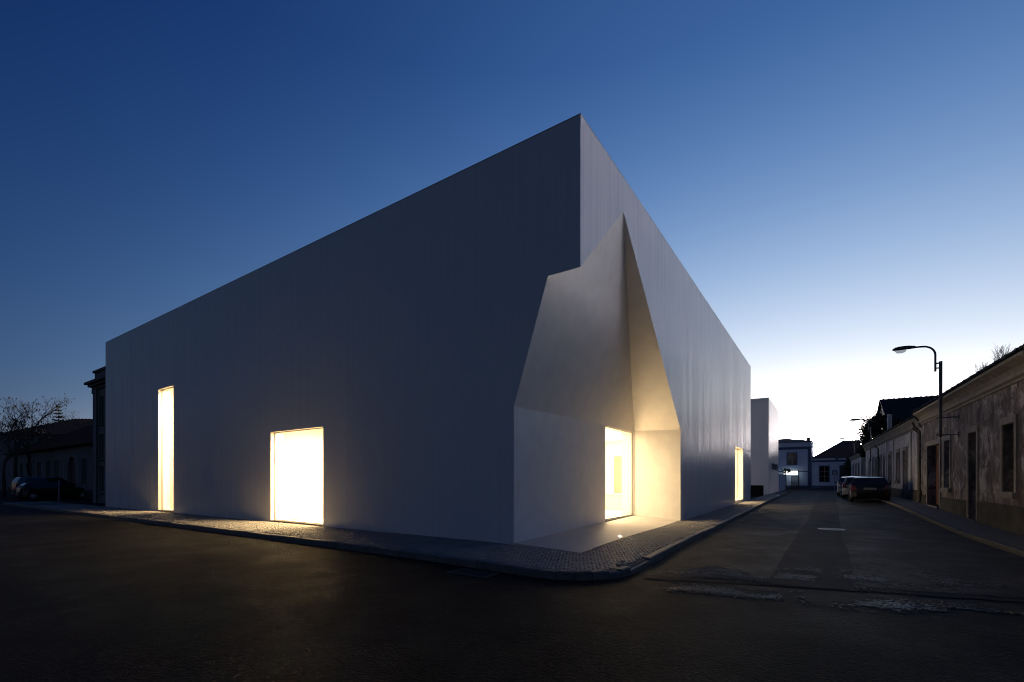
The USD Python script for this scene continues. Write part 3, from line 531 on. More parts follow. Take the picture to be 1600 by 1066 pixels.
def row_house(name, label, s0, s1, zc, zt, wins, doors, wall_m, plinth_z, zb, depth=7.5, out=.34, m_sur='surround_stone'):
    t = thing(name, label, 'house', O(s0, 0, 0), OR)
    w = mb(0, s1 - s0, -depth, 0, -.6, zc)
    for (a, b, c, d, *_) in wins + doors: w -= mb(a - s0, b - s0, -.34, .5, c, d)
    obj('wall', tm(w), wall_m, t)
    edges = [0.0] + sorted(x for (a, b, *_r) in doors for x in (a - s0 - .15, b - s0 + .15)) + [s1 - s0]
    for a, b in zip(edges[::2], edges[1::2]):
        n_ = max(1, int((b - a) / 2.2))
        for k in range(n_):
            q0, q1 = a + (b - a) * k / n_, a + (b - a) * (k + 1) / n_ - .004; h = plinth_z + .012 * (k % 2)
            obj('plinth', tm(m3.Manifold.hull_points(np.array([(q0, .002, -.6), (q1, .002, -.6), (q0, .05, -.6), (q1, .05, -.6), (q0, .05, h - .03), (q1, .05, h - .03), (q0, .002, h), (q1, .002, h)]))), 'old_plinth', t)
    obj('cornice', cornice(0, s1 - s0, zc, zt, out), m_sur, t)
    for (a, b, c, d, m) in wins:
        a -= s0; b -= s0; surround(t, a, b, c, d, m_sur)
        f = obj('window', cat_([bx(a, a + .06, -.28, -.22, c, d), bx(b - .06, b, -.28, -.22, c, d), bx(a + .06, b - .06, -.28, -.22, c, c + .07), bx(a + .06, b - .06, -.28, -.22, d - .07, d), bx((a + b) / 2 - .03, (a + b) / 2 + .03, -.28, -.215, c + .07, d - .07)]), m, t)
        if m == 'grey_shutter':
            for q, (u0, u1) in enumerate(((a + .06, (a + b) / 2 - .03), ((a + b) / 2 + .03, b - .06))): obj('shutter', bx(u0, u1, -.27, -.24, c + .07, d - .07), m, f)
        else: obj('pane', bx(a + .06, b - .06, -.262, -.252, c + .07, d - .07), 'dark_pane', f)
    for (a, b, c, d, m, npl) in doors:
        a -= s0; b -= s0; surround(t, a, b, c, d, m_sur, sill=False); plank_door('door', t, a, b, c, d, m, npl); obj('doorstep', bx(a - .05, b + .05, -.3, .12, c - .3, c), 'dark_stone', t)
    Lr = s1 - s0
    rf = obj('roof', tm(m3.Manifold.hull_points(np.array([(0, out - .06, zt), (Lr, out - .06, zt), (0, -depth, zt), (Lr, -depth, zt), (0, -depth / 2, zt + 1.25), (Lr, -depth / 2, zt + 1.25)], float))), 'dark_roof', t)
    n_ = int(Lr / .235); ext = []
    for k in range(n_):
        x = (k + .5) * Lr / n_; a = np.linspace(0, math.pi, 6); r_ = .1
        po = [(x + r_ * math.cos(q), zt + .015 + .55 * r_ * math.sin(q) * 1.4) for q in a] + [(x - r_ * .75, zt + .01), (x + r_ * .75, zt + .01)][::1]
        e = tm(m3.Manifold.hull_points(np.array([(p[0], yy, p[1] + (.0 if yy > 0 else .30)) for p in po[:6] for yy in (out + .06 + .02 * (k % 3 == 0), -.60)], float)))
        if s0 < 5: obj('roof_tile', e, 'dark_roof', rf)
        else: ext.append(e)
    if ext: obj('roof_tiles', cat_(ext), 'dark_roof', rf, kind='stuff')
    return t
h1 = row_house('old_house', 'old single storey house with peeling brown plaster and a moulded cornice', -6.0, 11.72, 4.05, 4.62,
               [(.54, 1.42, 1.10, 3.01, 'grey_shutter'), (6.89, 7.68, 1.13, 3.0, 'window_wood')], [(3.70, 4.58, .10, 3.04, 'green_door', 5), (8.42, 10.58, .34, 2.97, 'red_door', 8)], 'peeling_plaster', .74, 0)
h2 = row_house('white_row_house', 'long low limewashed house in the middle of the old row', 11.76, 33.5, 3.95, 4.45,
               [(a, b, 1.42, 3.08, 'window_wood') for a, b in ((17.5, 18.4), (20.35, 21.2), (22.5, 23.35), (24.5, 25.3), (28.2, 29.0), (30.4, 31.2))], [(15.35, 16.3, .45, 3.08, 'red_door', 5), (26.3, 27.2, .48, 3.0, 'green_door', 5)], 'grey_limewash', .95, 0, out=.26, m_sur='dark_stone')
for s in (2.45, 7.8, 10.3): obj('pilaster', bx(s - .14, s + .14, .002, .06, .97, 3.94), 'old_white', h2)
h3 = row_house('shadowed_house', 'last low house of the old row beyond the dark tree', 37.0, 47.0, 3.6, 4.0, [(38.6, 39.4, 1.4, 3.0, 'window_wood'), (43.5, 44.3, 1.4, 3.0, 'window_wood')], [(41, 41.9, .5, 3.0, 'green_door', 5)], 'grey_limewash', .95, 0, out=.2, m_sur='dark_stone')
dp = obj('downpipe', cat_([tube([(17.66, .36, 4.2), (17.66, .30, 4.0), (17.66, .10, 3.75), (17.66, .10, 0.5), (17.66, .16, .34)], .05, 10)]), 'pipe_zinc', h1, smooth=40)
for z in (1.3, 2.5, 3.5): obj('pipe_clip', bx(17.59, 17.73, .01, .165, z, z + .035), 'pipe_zinc', h1)
obj('downpipe', tube([(.28, .30, 3.98), (.28, .08, 3.7), (.28, .08, .5)], .045, 8), 'pipe_zinc', h2, smooth=40)
obj('downpipe', tube([(13.6, .28, 3.98), (13.6, .08, 3.7), (13.6, .08, .5)], .045, 8), 'pipe_zinc', h2, smooth=40)
obj('flue', bx(21.0, 21.3, -1.7, -1.4, 4.5, 7.0), 'old_white', h2)
wh = thing('warehouse', 'tall dark gabled building rising behind the old row', 'building', O(43, -2.9, 0), OR)
obj('wall', tm(extr([(0, 0), (10, 0), (10, 7.4), (5, 10.2), (0, 7.4)], 'y', -26, 0)), 'dark_roof', wh)
for sx in (0, 1):
    e0, e1 = ((-.25, 7.28), (5, 10.22)) if sx == 0 else ((5, 10.22), (10.25, 7.28))
    rf = obj('roof', tm(extr([e0, e1, (e1[0], e1[1] + .16), (e0[0], e0[1] + .16)], 'y', -26.2, .25)), 'dark_roof', wh)
    if sx == 0:
        for k in range(58):
            y = -.1 - k * .45; obj('tile_course', tm(m3.Manifold.hull_points(np.array([(e0[0], y - .1, e0[1] + .16), (e0[0], y + .1, e0[1] + .16), (e0[0], y, e0[1] + .24), (e1[0], y - .1, e1[1] + .16), (e1[0], y + .1, e1[1] + .16), (e1[0], y, e1[1] + .24)]))), 'dark_roof', rf)
obj('gable_window', bx(4.4, 5.6, -.05, .02, 7.2, 8.5), 'dark_pane', wh)

# street lamps on wall brackets
def street_lamp(label, s, y, dz):
    t = thing('street_lamp', label, 'street lamp', O(s, y, dz), OR, None)
    obj('pole', rod((0, .495, 3.04), (0, .495, 5.86), .052, 12), 'lamp_metal', t, smooth=40)
    for z in (3.12, 3.76): b = obj('bracket', cat_([rod((0, -.02, z), (0, .62, z), .022, 8), bx(-.06, .06, .002, .03, z - .08, z + .08)]), 'lamp_metal', t)
    for z in (5.62, 5.80): obj('clamp', bx(-.035, .035, .50, .67, z - .02, z + .02), 'lamp_metal', t)
    arm = [(0, .645, 5.50), (0, .645, 5.80), (0, .645, 6.12)] + [(0, .645 + .36 * (1 - math.cos(a)), 6.12 + .36 * math.sin(a)) for a in np.linspace(.15, math.pi / 2, 9)] + [(0, 1.15, 6.49), (0, 1.30, 6.50)]
    obj('arm', tube(arm, .034, 10), 'lamp_metal', t, smooth=40)
    prof = [(1.22, 6.44, .06, .055), (1.30, 6.44, .075, .07), (1.42, 6.45, .10, .085), (1.65, 6.45, .125, .09), (1.82, 6.44, .115, .075), (1.90, 6.42, .05, .035)]
    V = []
    for y_, z_, hw, hh in prof:
        for a in np.linspace(0, 2 * math.pi, 14, endpoint=False): V.append((hw * math.cos(a), y_, z_ + .05 + hh * (math.sin(a) if math.sin(a) > 0 else .55 * math.sin(a))))
    V = np.array(V); obj('lamp_head', tm(m3.Manifold.hull_points(V)), 'lamp_metal', t, smooth=40)
    Vb = [(.09 * math.cos(a) * k, 1.66 + .19 * math.sin(a) * k, 6.455 - zz) for k, zz in ((1, 0), (.95, .05), (.75, .10), (.4, .125)) for a in np.linspace(0, 2 * math.pi, 14, endpoint=False)]
    obj('lamp_bowl', tm(m3.Manifold.hull_points(np.array(Vb))), 'lamp_bowl', t, smooth=40)
    return t
street_lamp('street lamp on wall brackets of the peeling brown house', 5.8, 0, 0)
street_lamp('street lamp above the far end of the limewashed house', 30, -.48, -.1)
street_lamp('farthest street lamp near the low blue house', 50, -1.06, -.1)

# dry weeds along the roof edge
def weed(label, s, y, z, h, n_):
    t = thing('dry_weed', label, 'weed', O(s, y, z), OR, None); pcs = []
    rg = random.Random(int(s * 100))
    for k in range(n_):
        a = rg.uniform(0, 6.28); sp = rg.uniform(.15, .9); hh = h * rg.uniform(.5, 1); bx_, by_ = rg.uniform(-.2, .2), rg.uniform(-.1, .1); p = np.array([bx_, by_, 0.]); q = p + np.array([math.cos(a) * sp * hh * .6, math.sin(a) * sp * hh * .3, hh])
        mid = (p + q) / 2 + np.array([0, 0, .08 * hh]); pcs.append(tube([p, mid, q], [.006, .004, .002], 4))
        for j in range(3):
            b = mid + (q - mid) * rg.uniform(0, .8); e = b + np.array([rg.uniform(-.2, .2), rg.uniform(-.1, .1), rg.uniform(.05, .25)]) * h; pcs.append(tube([b, e], [.004, .0015], 4))
    obj('stems', cat_(pcs), 'dry_stem', t)
weed('largest dry weed on the eaves above the green door', 2.9, -.35, 4.72, 0.9, 44); weed('dry weed on the eaves near the street lamp', 4.6, -.35, 4.72, 0.75, 34); weed('dry weed on the eaves above the shuttered window', .25, -.35, 4.72, 1.15, 44); weed('sparse dry weed on the eaves past the lamp', 7.2, -.35, 4.72, 0.38, 9)

# ------------------------------------------------------------------ trees
def leaf_tree(name, label, loc, h, rx, ry, zc, rz_, nclump, per, leaf, m, trunk_h, seed, cat='tree'):
    t = thing(name, label, cat, loc); rg = np.random.default_rng(seed)
    obj('trunk', tube([(0, 0, -.1), (.03, 0, trunk_h * .5), (0, .05, trunk_h)], [.14, .11, .07], 8), 'bark', t)
    V, F = [], []
    for c in range(nclump):
        d = rg.normal(size=3); d /= np.linalg.norm(d); r_ = rg.uniform(.35, 1) ** .5; cc = np.array([d[0] * rx * r_, d[1] * ry * r_, zc + d[2] * rz_ * r_]); cr = rg.uniform(.25, .5) * min(rx, rz_) * .55
        for q in range(per):
            p = cc + rg.normal(size=3) * cr * .55; u = rg.normal(size=3); u /= np.linalg.norm(u); v = np.cross(u, rg.normal(size=3)); v /= np.linalg.norm(v); s = leaf * rg.uniform(.6, 1.3); k = len(V)
            V += [p - u * s, p + v * s * .5, p + u * s, p - v * s * .5]; F += [[k, k + 1, k + 2], [k, k + 2, k + 3]]
    obj('crown', trimesh.Trimesh(V, F, process=False), m, t)
leaf_tree('dark_tree', 'dark leafy tree over the end of the limewashed house', O(35.8, -1.35, .3), 7, 1.5, 1.6, 4.8, 2.3, 170, 80, .11, 'dark_leaf', 4.5, 3)
leaf_tree('dark_tree', 'dark bushy tree filling the gap beside the low blue house', O(48.8, -.9, .4), 5, 1.3, 1.3, 2.9, 1.6, 110, 70, .12, 'dark_leaf', 2.6, 4)
leaf_tree('small_tree', 'small leafy tree in front of the lit canopy', W(59.5, .15, .3), 3, .55, .55, 2.35, .35, 22, 30, .07, 'dark_leaf', 2.2, 5)

def bare_tree(name, label, loc, h, seed, spread=.75, depth=6, pods=True, r0=.16):
    t = thing(name, label, 'tree', loc); rg = random.Random(seed); limbs, twigs, podm = [], [], []
    def grow(p, d, ln, r, lev):
        q = p + d * ln; m_ = (p + q) / 2 + np.array([rg.uniform(-.08, .08), rg.uniform(-.08, .08), rg.uniform(-.02, .05)]) * ln
        (limbs if lev < 2 else twigs).append(tube([p, m_, q], [r, r * .85, r * .68], 7 if lev < 2 else 4, caps=lev >= depth - 1))
        if lev >= depth:
            if pods and rg.random() < .22:
                s = rg.uniform(.06, .16); b = trimesh.creation.icosphere(0, .035); b.apply_scale((1, 1, s / .035)); b.apply_translation(q - np.array([0, 0, s * .8])); podm.append(b)
            return
        for k in range(3 if lev in (0, 1, 3) else 2):
            a = rg.uniform(0, 6.28); e = np.array([math.cos(a), math.sin(a), rg.uniform(-.1, .5)]) * spread * rg.uniform(.6, 1.1); nd = d + e; nd[2] += .12; nd /= np.linalg.norm(nd)
            grow(q if k < 2 else p + (q - p) * rg.uniform(.5, .9), nd, ln * rg.uniform(.62, .82), r * .64, lev + 1)
    obj('trunk', tube([(0, 0, -.2), (.03, .02, h * .12), (0, 0, h * .24)], [r0 * 1.25, r0, r0 * .92], 10), 'bark', t, smooth=50)
    grow(np.array([0, 0, h * .23]), np.array([.05, 0, 1.0]), h * .21, r0 * .85, 0)
    obj('limbs', cat_(limbs), 'bark', t); obj('twigs', cat_(twigs), 'bark', t)
    if podm: obj('seed_pods', cat_(podm), 'pod', t, kind='stuff')
    return t
def at(px, Y, z=-.14): return ((px - 800) / 730 * Y, Y, z)
bare_tree('bare_tree', 'tallest bare tree with seed pods at the left edge above the parked cars', at(24, 46), 11.2, 11, depth=7, spread=.85)
bare_tree('bare_tree', 'bare tree half out of the picture at the far left', at(-22, 44), 8.8, 12, depth=7, spread=.85)
bare_tree('bare_tree', 'shorter bare tree to the right of the tallest one before the tiled roof', at(46, 50), 9.4, 31, spread=.62, depth=7)
bare_tree('bare_tree', 'bare tree standing behind the tiled roof beside the conifer', at(112, 92), 16.2, 19, spread=.65, pods=False, r0=.22)
bare_tree('bare_tree', 'spreading bare tree before the long low house, trunk hidden by the cars', at(6, 43), 7.6, 29, depth=7, spread=1.0, r0=.13)
bare_tree('bare_tree', 'low dense bare tree between the two others, just above the parked car roofs', at(40, 54), 9.0, 23, spread=.9, depth=7, r0=.13)
ct = thing('conifer', 'tiered conifer rising behind the tiled roof', 'tree', at(92, 92, .5)); V = []; rg = np.random.default_rng(5); pcs = []
obj('trunk', tube([(0, 0, -.2), (0, 0, 8), (0, 0, 15.6)], [.28, .18, .03], 8), 'bark', ct)
for lev in range(13):
    z = 15.3 - lev * .62 - lev ** 1.2 * .05; rr = .25 + lev * .19
    for k in range(7 if lev > 1 else 4):
        a = rg.uniform(0, 6.28); tip = np.array([math.cos(a) * rr, math.sin(a) * rr, z + rr * .22]); pcs.append(tube([(0, 0, z), tip * .5 + np.array([0, 0, z * .5 - .04]), tip], [.04, .03, .012], 4))
        for q in range(16):
            f = rg.uniform(.25, 1); c = np.array([0, 0, z]) * (1 - f) + tip * f; d = rg.normal(size=3) * (.09, .09, .06); s = .22; pcs.append(trimesh.Trimesh([c + d, c + d + (s * math.cos(a + 1.2), s * math.sin(a + 1.2), .06), c + d + (s * math.cos(a - 1.2), s * math.sin(a - 1.2), .06), c + d + (0, 0, .12)], [[0, 1, 3], [0, 3, 2], [0, 2, 1]], process=False))
obj('crown', cat_(pcs), 'conifer_green', ct)

# ------------------------------------------------------------------ buildings at the left
mat('old_grey_wall', (0.19, 0.19, 0.195), 0.85, 0.2, vary=0.3, scale=1.2, bump=0.3, bscale=14, stretch=(1, 1, .4))
cb = thing('classical_building', 'tall old building with moulded cornice just behind the white building', 'building', W(2.0, 29.6, 0), RZ); Lc = 8.9
wins = [(7.0, 7.9, 5.3, 7.2), (7.0, 7.9, 2.9, 4.6), (7.0, 7.9, .6, 2.4), (4.6, 5.5, 5.3, 7.2), (4.6, 5.5, 2.9, 4.6)]
w = mb(0, 11, 0, Lc, -.5, 7.75)
for (a, b, c, d) in wins: w -= mb(-1, .25, a, b, c, d)
obj('wall', tm(w), 'old_grey_wall', cb)
for (a, b, c, d) in wins:
    f = obj('window', cat_([bx(.12, .17, a, a + .06, c, d), bx(.12, .17, b - .06, b, c, d), bx(.12, .17, a + .06, b - .06, c, c + .06), bx(.12, .17, a + .06, b - .06, d - .06, d), bx(.12, .175, (a + b) / 2 - .03, (a + b) / 2 + .03, c + .06, d - .06)]), 'window_wood', cb)
    obj('pane', bx(.14, .15, a + .06, b - .06, c + .06, d - .06), 'dark_pane', f); obj('sill', bx(-.1, -.002, a - .1, b + .1, c - .1, c), 'dark_stone', cb)
obj('pilaster', bx(-.10, -.002, Lc - .62, Lc - .02, -.5, 7.5), 'old_grey_wall', cb); obj('capital', bx(-.16, -.002, Lc - .68, Lc + .04, 7.5, 7.74), 'dark_stone', cb)
for z0, z1, o in ((7.75, 7.95, .12), (7.95, 8.12, .30), (8.12, 8.28, .46)): obj('cornice', bx(-o, 11, 0, Lc + o, z0, z1 - .002), 'dark_stone', cb)
obj('parapet', bx(.0, 11, 0, Lc - .05, 8.282, 8.95), 'old_grey_wall', cb); obj('parapet_cap', bx(-.1, 11, 0, Lc + .06, 8.952, 9.1), 'dark_stone', cb)
obj('downpipe', rod((-.14, Lc - .8, -.2), (-.14, Lc - .8, 7.7), .05, 8), 'galvanised', cb)
lh = thing('tiled_house', 'long low house with hipped red tile roof behind the parked cars', 'house', W(4.0, 41.0, 0), RZ); Ll = 37.0
wl = [(a, a + 1.1, 1.0, 3.3) for a in (1.6, 4.6, 7.6, 16.0, 19.0, 22.5, 26, 30)]; w = mb(0, 12, 0, Ll, -.5, 4.5)
for (a, b, c, d) in wl: w -= mb(-1, .25, a, b, c, d)
arch = extr([(10.6, -.5), (13.0, -.5), (13.0, 2.4)] + [(11.8 + 1.2 * math.cos(q), 2.4 + 1.2 * math.sin(q)) for q in np.linspace(.15, math.pi - .15, 9)] + [(10.6, 2.4)], 'x', -1, .3)
w -= arch
obj('wall', tm(w), 'old_grey_wall', lh)
for (a, b, c, d) in wl:
    f = obj('window', cat_([bx(.10, .16, a, a + .07, c, d), bx(.10, .16, b - .07, b, c, d), bx(.10, .16, a + .07, b - .07, d - .07, d), bx(.10, .16, a + .07, b - .07, c, c + .07), bx(.10, .165, (a + b) / 2 - .03, (a + b) / 2 + .03, c + .07, d - .07)]), 'window_wood', lh); obj('pane', bx(.12, .13, a + .07, b - .07, c + .07, d - .07), 'dark_pane', f)
    obj('surround', cat_([bx(-.04, -.002, a - .15, a, c - .1, d + .15), bx(-.04, -.002, b, b + .15, c - .1, d + .15), bx(-.04, -.002, a, b, d, d + .15)]), 'dark_stone', lh)
obj('arched_door', bx(.2, .26, 10.6, 13.0, -.4, 3.62), 'green_door', lh); obj('plinth', bx(-.04, -.002, 0, 10.5, -.5, .6), 'old_plinth', lh); obj('plinth', bx(-.04, -.002, 13.1, Ll, -.5, .6), 'old_plinth', lh)
rv = np.array([(-.5, -.4, 4.5), (12.5, -.4, 4.5), (12.5, Ll + .4, 4.5), (-.5, Ll + .4, 4.5), (6, 6.5, 8.3), (6, Ll - 9, 8.3)], float)
rf = obj('roof', tm(m3.Manifold.hull_points(rv)), 'roof_tile', lh)
for k in range(84):
    y = 1 + k * .42
    if y > Ll - .5: break
    f = min(1.0, (y + .4) / 6.9, (Ll + .4 - y) / 9.4)
    obj('tile_row', tm(m3.Manifold.hull_points(np.array([(-.5, y - .09, 4.51), (-.5, y + .09, 4.51), (-.5, y, 4.62), (-.5 + 6.5 * f, y - .09, 4.5 + 3.8 * f + .01), (-.5 + 6.5 * f, y + .09, 4.5 + 3.8 * f + .01), (-.5 + 6.5 * f, y, 4.5 + 3.8 * f + .09)]))), 'roof_tile', rf)
obj('ridge_tiles', rod((6, 6.4, 8.33), (6, Ll - 8.9, 8.33), .12, 8), 'roof_tile', rf)
# a wider hall behind, its ridge running across the view
th = thing('tiled_hall', 'larger pale hall with a wide brown tiled roof behind the long low house', 'building', (-66, 70, 0), math.radians(4))
obj('wall', tm(mb(-10, 14, 0, 12, -.5, 8.2) - mb(-7, -5.8, -.2, .3, 4.5, 6.6) - mb(-3, -1.8, -.2, .3, 4.5, 6.6)), 'old_grey_wall', th)
for x in (-7, -3): f = obj('window', cat_([bx(x, x + .08, .05, .12, 4.5, 6.6), bx(x + 1.12, x + 1.2, .05, .12, 4.5, 6.6), bx(x + .56, x + .64, .05, .12, 4.5, 6.6)]), 'window_wood', th); obj('pane', bx(x, x + 1.2, .125, .14, 4.5, 6.6), 'dark_pane', f)
rf = obj('roof', tm(m3.Manifold.hull_points(np.array([(-10.5, -.5, 8.2), (14.5, -.5, 8.2), (14.5, 12.5, 8.2), (-10.5, 12.5, 8.2), (-4.5, 6, 11.4), (14.5, 6, 11.4)], float))), 'roof_tile', th)
for k in range(44):
    x = -9.8 + k * .55; f = min(1.0, (x + 10.5) / 6.0)
    obj('tile_row', tm(m3.Manifold.hull_points(np.array([(x - .12, -.5, 8.21), (x + .12, -.5, 8.21), (x, -.5, 8.34), (x - .12, -.5 + 6.5 * f, 8.2 + 3.2 * f + .01), (x + .12, -.5 + 6.5 * f, 8.2 + 3.2 * f + .01), (x, -.5 + 6.5 * f, 8.2 + 3.2 * f + .12)]))), 'roof_tile', rf)

# ------------------------------------------------------------------ cars
def car(name, label, L, Wd, Ht, paint, kind, loc, rz, group=None, rims='alloy'):
    """a car heading along +x: body cut from side, front and plan outlines; glass, lamps and wheels are parts"""
    t = thing(name, label, 'car', loc, rz, group); h = L / 2; k = Ht / 1.46; wr = .31; fx, rx = h - .82, -h + .74
    if kind == 'hatch': top = [(-h + .05, .86), (-h + .13, .98), (-h + .42, 1.38), (-h + .75, 1.455), (-.35, 1.46), (.25, 1.42), (.95, 1.0), (h - .35, .84), (h - .05, .66)]
    elif kind == 'wagon': top = [(-h + .04, .88), (-h + .08, 1.0), (-h + .42, 1.36), (-h + .7, 1.44), (-.35, 1.46), (.2, 1.42), (.88, 1.01), (h - .4, .84), (h - .05, .64)]
    else: top = [(-h + .03, .95), (-h + .06, 1.1), (-h + .3, 1.42), (-h + .6, 1.455), (.2, 1.46), (.7, 1.40), (1.3, 1.02), (h - .35, .9), (h - .05, .66)]
    top = [(x, z * k) for x, z in top]
    bot = [(h, .45 * k), (h - .02, .26), (h - .2, .20), (-h + .2, .22), (-h + .01, .30), (-h, .62 * k)]
    w = Wd / 2; bz = .93 * k
    front = [(-w + .06, .18), (w - .06, .18), (w - .01, .34), (w, .62 * k), (w - .03, bz), (w * .74, 1.36 * k), (w * .62, 1.44 * k), (0, 1.475 * k), (-w * .62, 1.44 * k), (-w * .74, 1.36 * k), (-w + .03, bz), (-w, .62 * k), (-w + .01, .34)]
    plan = [(-h, w * .62), (-h + .12, w * .9), (-h + .5, w * .985), (-.4, w), (h - .8, w * .98), (h - .2, w * .8), (h, w * .5)]; plan = plan + [(x, -y) for x, y in plan[::-1]]
    side_p, A, P = extr(top + bot, 'y', -w - .1, w + .1), extr(front, 'x', -h - .1, h + .1), extr(plan, 'z', 0, 2.2)
    body = side_p ^ A ^ P
    wh_ = m3.Manifold.cylinder(2 * w + 1, wr + .05, wr + .05, 28, center=True).rotate((90, 0, 0)); mid = mb(-h, h, -w + .24, w - .24, 0, wr + .4)
    for x in (fx, rx): body -= (wh_.translate((x, 0, wr)) - mid)
    full = body
    obj('body', tm(body), paint, t, smooth=32)
    # glass: the same outlines cut a little proud
    cab = [p for p in top]; inset = .07
    def pane_side(poly, nm):
        g = extr(poly, 'y', -w - .1, w + .1) ^ extr([(y * 1.008 + (.004 if y > 0 else -.004), z) for y, z in front], 'x', -h, h) ^ extr([(x, y * 1.004) for x, y in plan], 'z', 0, 2.2)
        for s in (-1, 1):
            half = g ^ mb(-h, h, *((.3 * w, w + .2) if s > 0 else (-w - .2, -.3 * w)), 0, 3); obj(nm, tm(half), 'car_glass', t)
    zb, zt_ = .97 * k, 1.36 * k
    r0 = {'hatch': -h + .55, 'wagon': -h + .5, 'van': -h + .4}[kind]; f0 = {'hatch': .82, 'wagon': .78, 'van': 1.2}[kind]; ft = {'hatch': .28, 'wagon': .24, 'van': .72}[kind]
    m1 = (r0 + f0) / 2 - .1
    pane_side([(m1 + .05, zb), (f0 - .05, zb), (ft, zt_), (m1 + .05, zt_)], 'front_window'); pane_side([(r0 + .05, zb), (m1 - .03, zb), (m1 - .03, zt_), (r0 + .26, zt_)], 'rear_window')
    rearp = extr([(-w * .74, zb + .03), (w * .74, zb + .03), (w * .62, zt_), (-w * .62, zt_)], 'x', -h - .2, -h + 1.0)
    thin = side_p.translate((-.008, 0, .004)) ^ rearp; thin -= side_p.translate((.05, 0, 0)); obj('rear_screen', tm(thin), 'car_glass', t)
    fr_ = extr([(-w * .78, zb + .06), (w * .78, zb + .06), (w * .62, zt_ + .0), (-w * .62, zt_ + .0)], 'x', 0, h); ws = (side_p.translate((.008, 0, .004)) ^ fr_) - side_p.translate((-.05, 0, 0)); obj('windscreen', tm(ws), 'car_glass', t)
    for s in (-1, 1):
        tl = (side_p.translate((-.012, 0, 0)) ^ extr([(s * w * .60, .70 * k), (s * w * .97, .70 * k), (s * w * .93, .96 * k), (s * w * .72, .96 * k)], 'x', -h - .1, -h + .5) ^ extr([(x * 1.008, y * 1.006) for x, y in plan], 'z', 0, 2.2)); obj('tail_light', tm(tl), 'tail_red', t)
        hl = (side_p.translate((.012, 0, .004)) ^ extr([(s * w * .45, .62 * k), (s * w * .95, .62 * k), (s * w * .95, .78 * k), (s * w * .55, .76 * k)], 'x', h - .6, h + .1) ^ extr([(x * 1.008, y * 1.006) for x, y in plan], 'z', 0, 2.2)); obj('headlight', tm(hl), 'head_clear', t)
        mr = tm(m3.Manifold.hull_points(np.array([(f0 - .12, s * (w - .04), zb), (f0 - .02, s * (w + .16), zb + .02), (f0 - .14, s * (w + .17), zb + .02), (f0 - .02, s * (w + .14), zb + .15), (f0 - .14, s * (w + .15), zb + .15), (f0 - .08, s * (w - .02), zb + .08)]))); obj('mirror', mr, paint, t)
        for q in (0, 1): obj('door_handle', bx(m1 - .32 + q * 1.02, m1 - .14 + q * 1.02, *sorted((s * (w - .02), s * (w + .022))), .84 * k, .87 * k), paint, t)
    obj('rear_bumper', tm((extr([(-h - .03, .34), (-h - .03, .58 * k), (-h + .1, .60 * k), (-h + .1, .30)], 'y', -w * .86, w * .86)) ^ extr([(x * 1.02, y * 1.0) for x, y in plan], 'z', 0, 2)), paint if kind != 'van' else 'car_plastic', t)
    pl = obj('number_plate', bx(-h - .042, -h - .012, -.26, .26, .72 * k, .83 * k) if kind == 'hatch' else bx(-h - .05, -h - .02, -.26, .26, .44, .55), 'plate_white', t)
    x_ = -h - .043 if kind == 'hatch' else -h - .051; z_ = .735 * k if kind == 'hatch' else .455
    for q, ch in enumerate((-.19, -.12, -.04, .04, .12, .19)): obj('plate_character', bx(x_ - .002, x_, ch - .02, ch + .02, z_, z_ + .07), 'plate_ink', pl)
    tyre = lathe([(.19, -.09), (wr - .03, -.10), (wr, -.07), (wr, .07), (wr - .03, .10), (.19, .09), (.19, -.09)], 28); tyre.apply_transform(trimesh.transformations.rotation_matrix(math.pi / 2, (1, 0, 0)))
    for x in (fx, rx):
        for s in (-1, 1):
            a = tyre.copy(); a.apply_translation((x, s * (w - .11), wr)); wobj = obj('wheel', a, 'tyre', t, smooth=40)
            yy = s * (w - .045); sp = [rod((x, yy, wr), (x + .19 * math.cos(q), yy - s * .01, wr + .19 * math.sin(q)), .026, 5) for q in np.linspace(.3, 2 * math.pi + .3, 6)[:5]]
            ring = lathe([(.175, -.02), (.205, -.02), (.205, .02), (.175, .02), (.175, -.02)], 24); hub = lathe([(0, -.03), (.055, -.03), (.055, .03), (0, .03)], 12)
            rim = cat_([ring, hub]); rim.apply_transform(trimesh.transformations.rotation_matrix(math.pi / 2, (1, 0, 0))); rim.apply_translation((x, yy, wr)); obj('rim', cat_([rim] + sp), rims, wobj)
            disc = lathe([(0, -.01), (.19, -.01), (.19, .01), (0, .01)], 16); disc.apply_transform(trimesh.transformations.rotation_matrix(math.pi / 2, (1, 0, 0))); disc.apply_translation((x, s * (w - .10), wr)); obj('wheel_well', disc, 'car_plastic', wobj)
    obj('aerial', rod((-.7 if kind != 'van' else -1.2, 0, 1.45 * k), (-.98 if kind != 'van' else -1.5, 0, 1.45 * k + .16), .008, 5), 'car_plastic', t)
    return t
def RL(x, y): return float(R(x, y))
car('parked_car', 'black hatchback seen from behind, nearest of the cars parked along the street', 4.1, 1.76, 1.38, 'car_black', 'hatch', W(24.1, -6.15, RL(24.1, -6.15)), RZ - .02, 'cars parked along the street')
car('parked_car', 'silver hatchback parked between the black one and a dark grey one', 4.0, 1.72, 1.46, 'car_silver', 'hatch', W(30.0, -5.9, RL(30, -5.9)), RZ - .02, 'cars parked along the street')
car('parked_car', 'dark grey car farthest up the row along the street', 4.1, 1.74, 1.46, 'car_dark_grey', 'hatch', W(36.0, -5.75, RL(36, -5.75)), RZ - .02, 'cars parked along the street')
car('parked_car', 'long black estate car with bright spoked wheels at the left', 4.6, 1.78, 1.46, 'car_black', 'wagon', (-38.6, 39.6, -.14), RZ, 'cars parked by the tiled house')
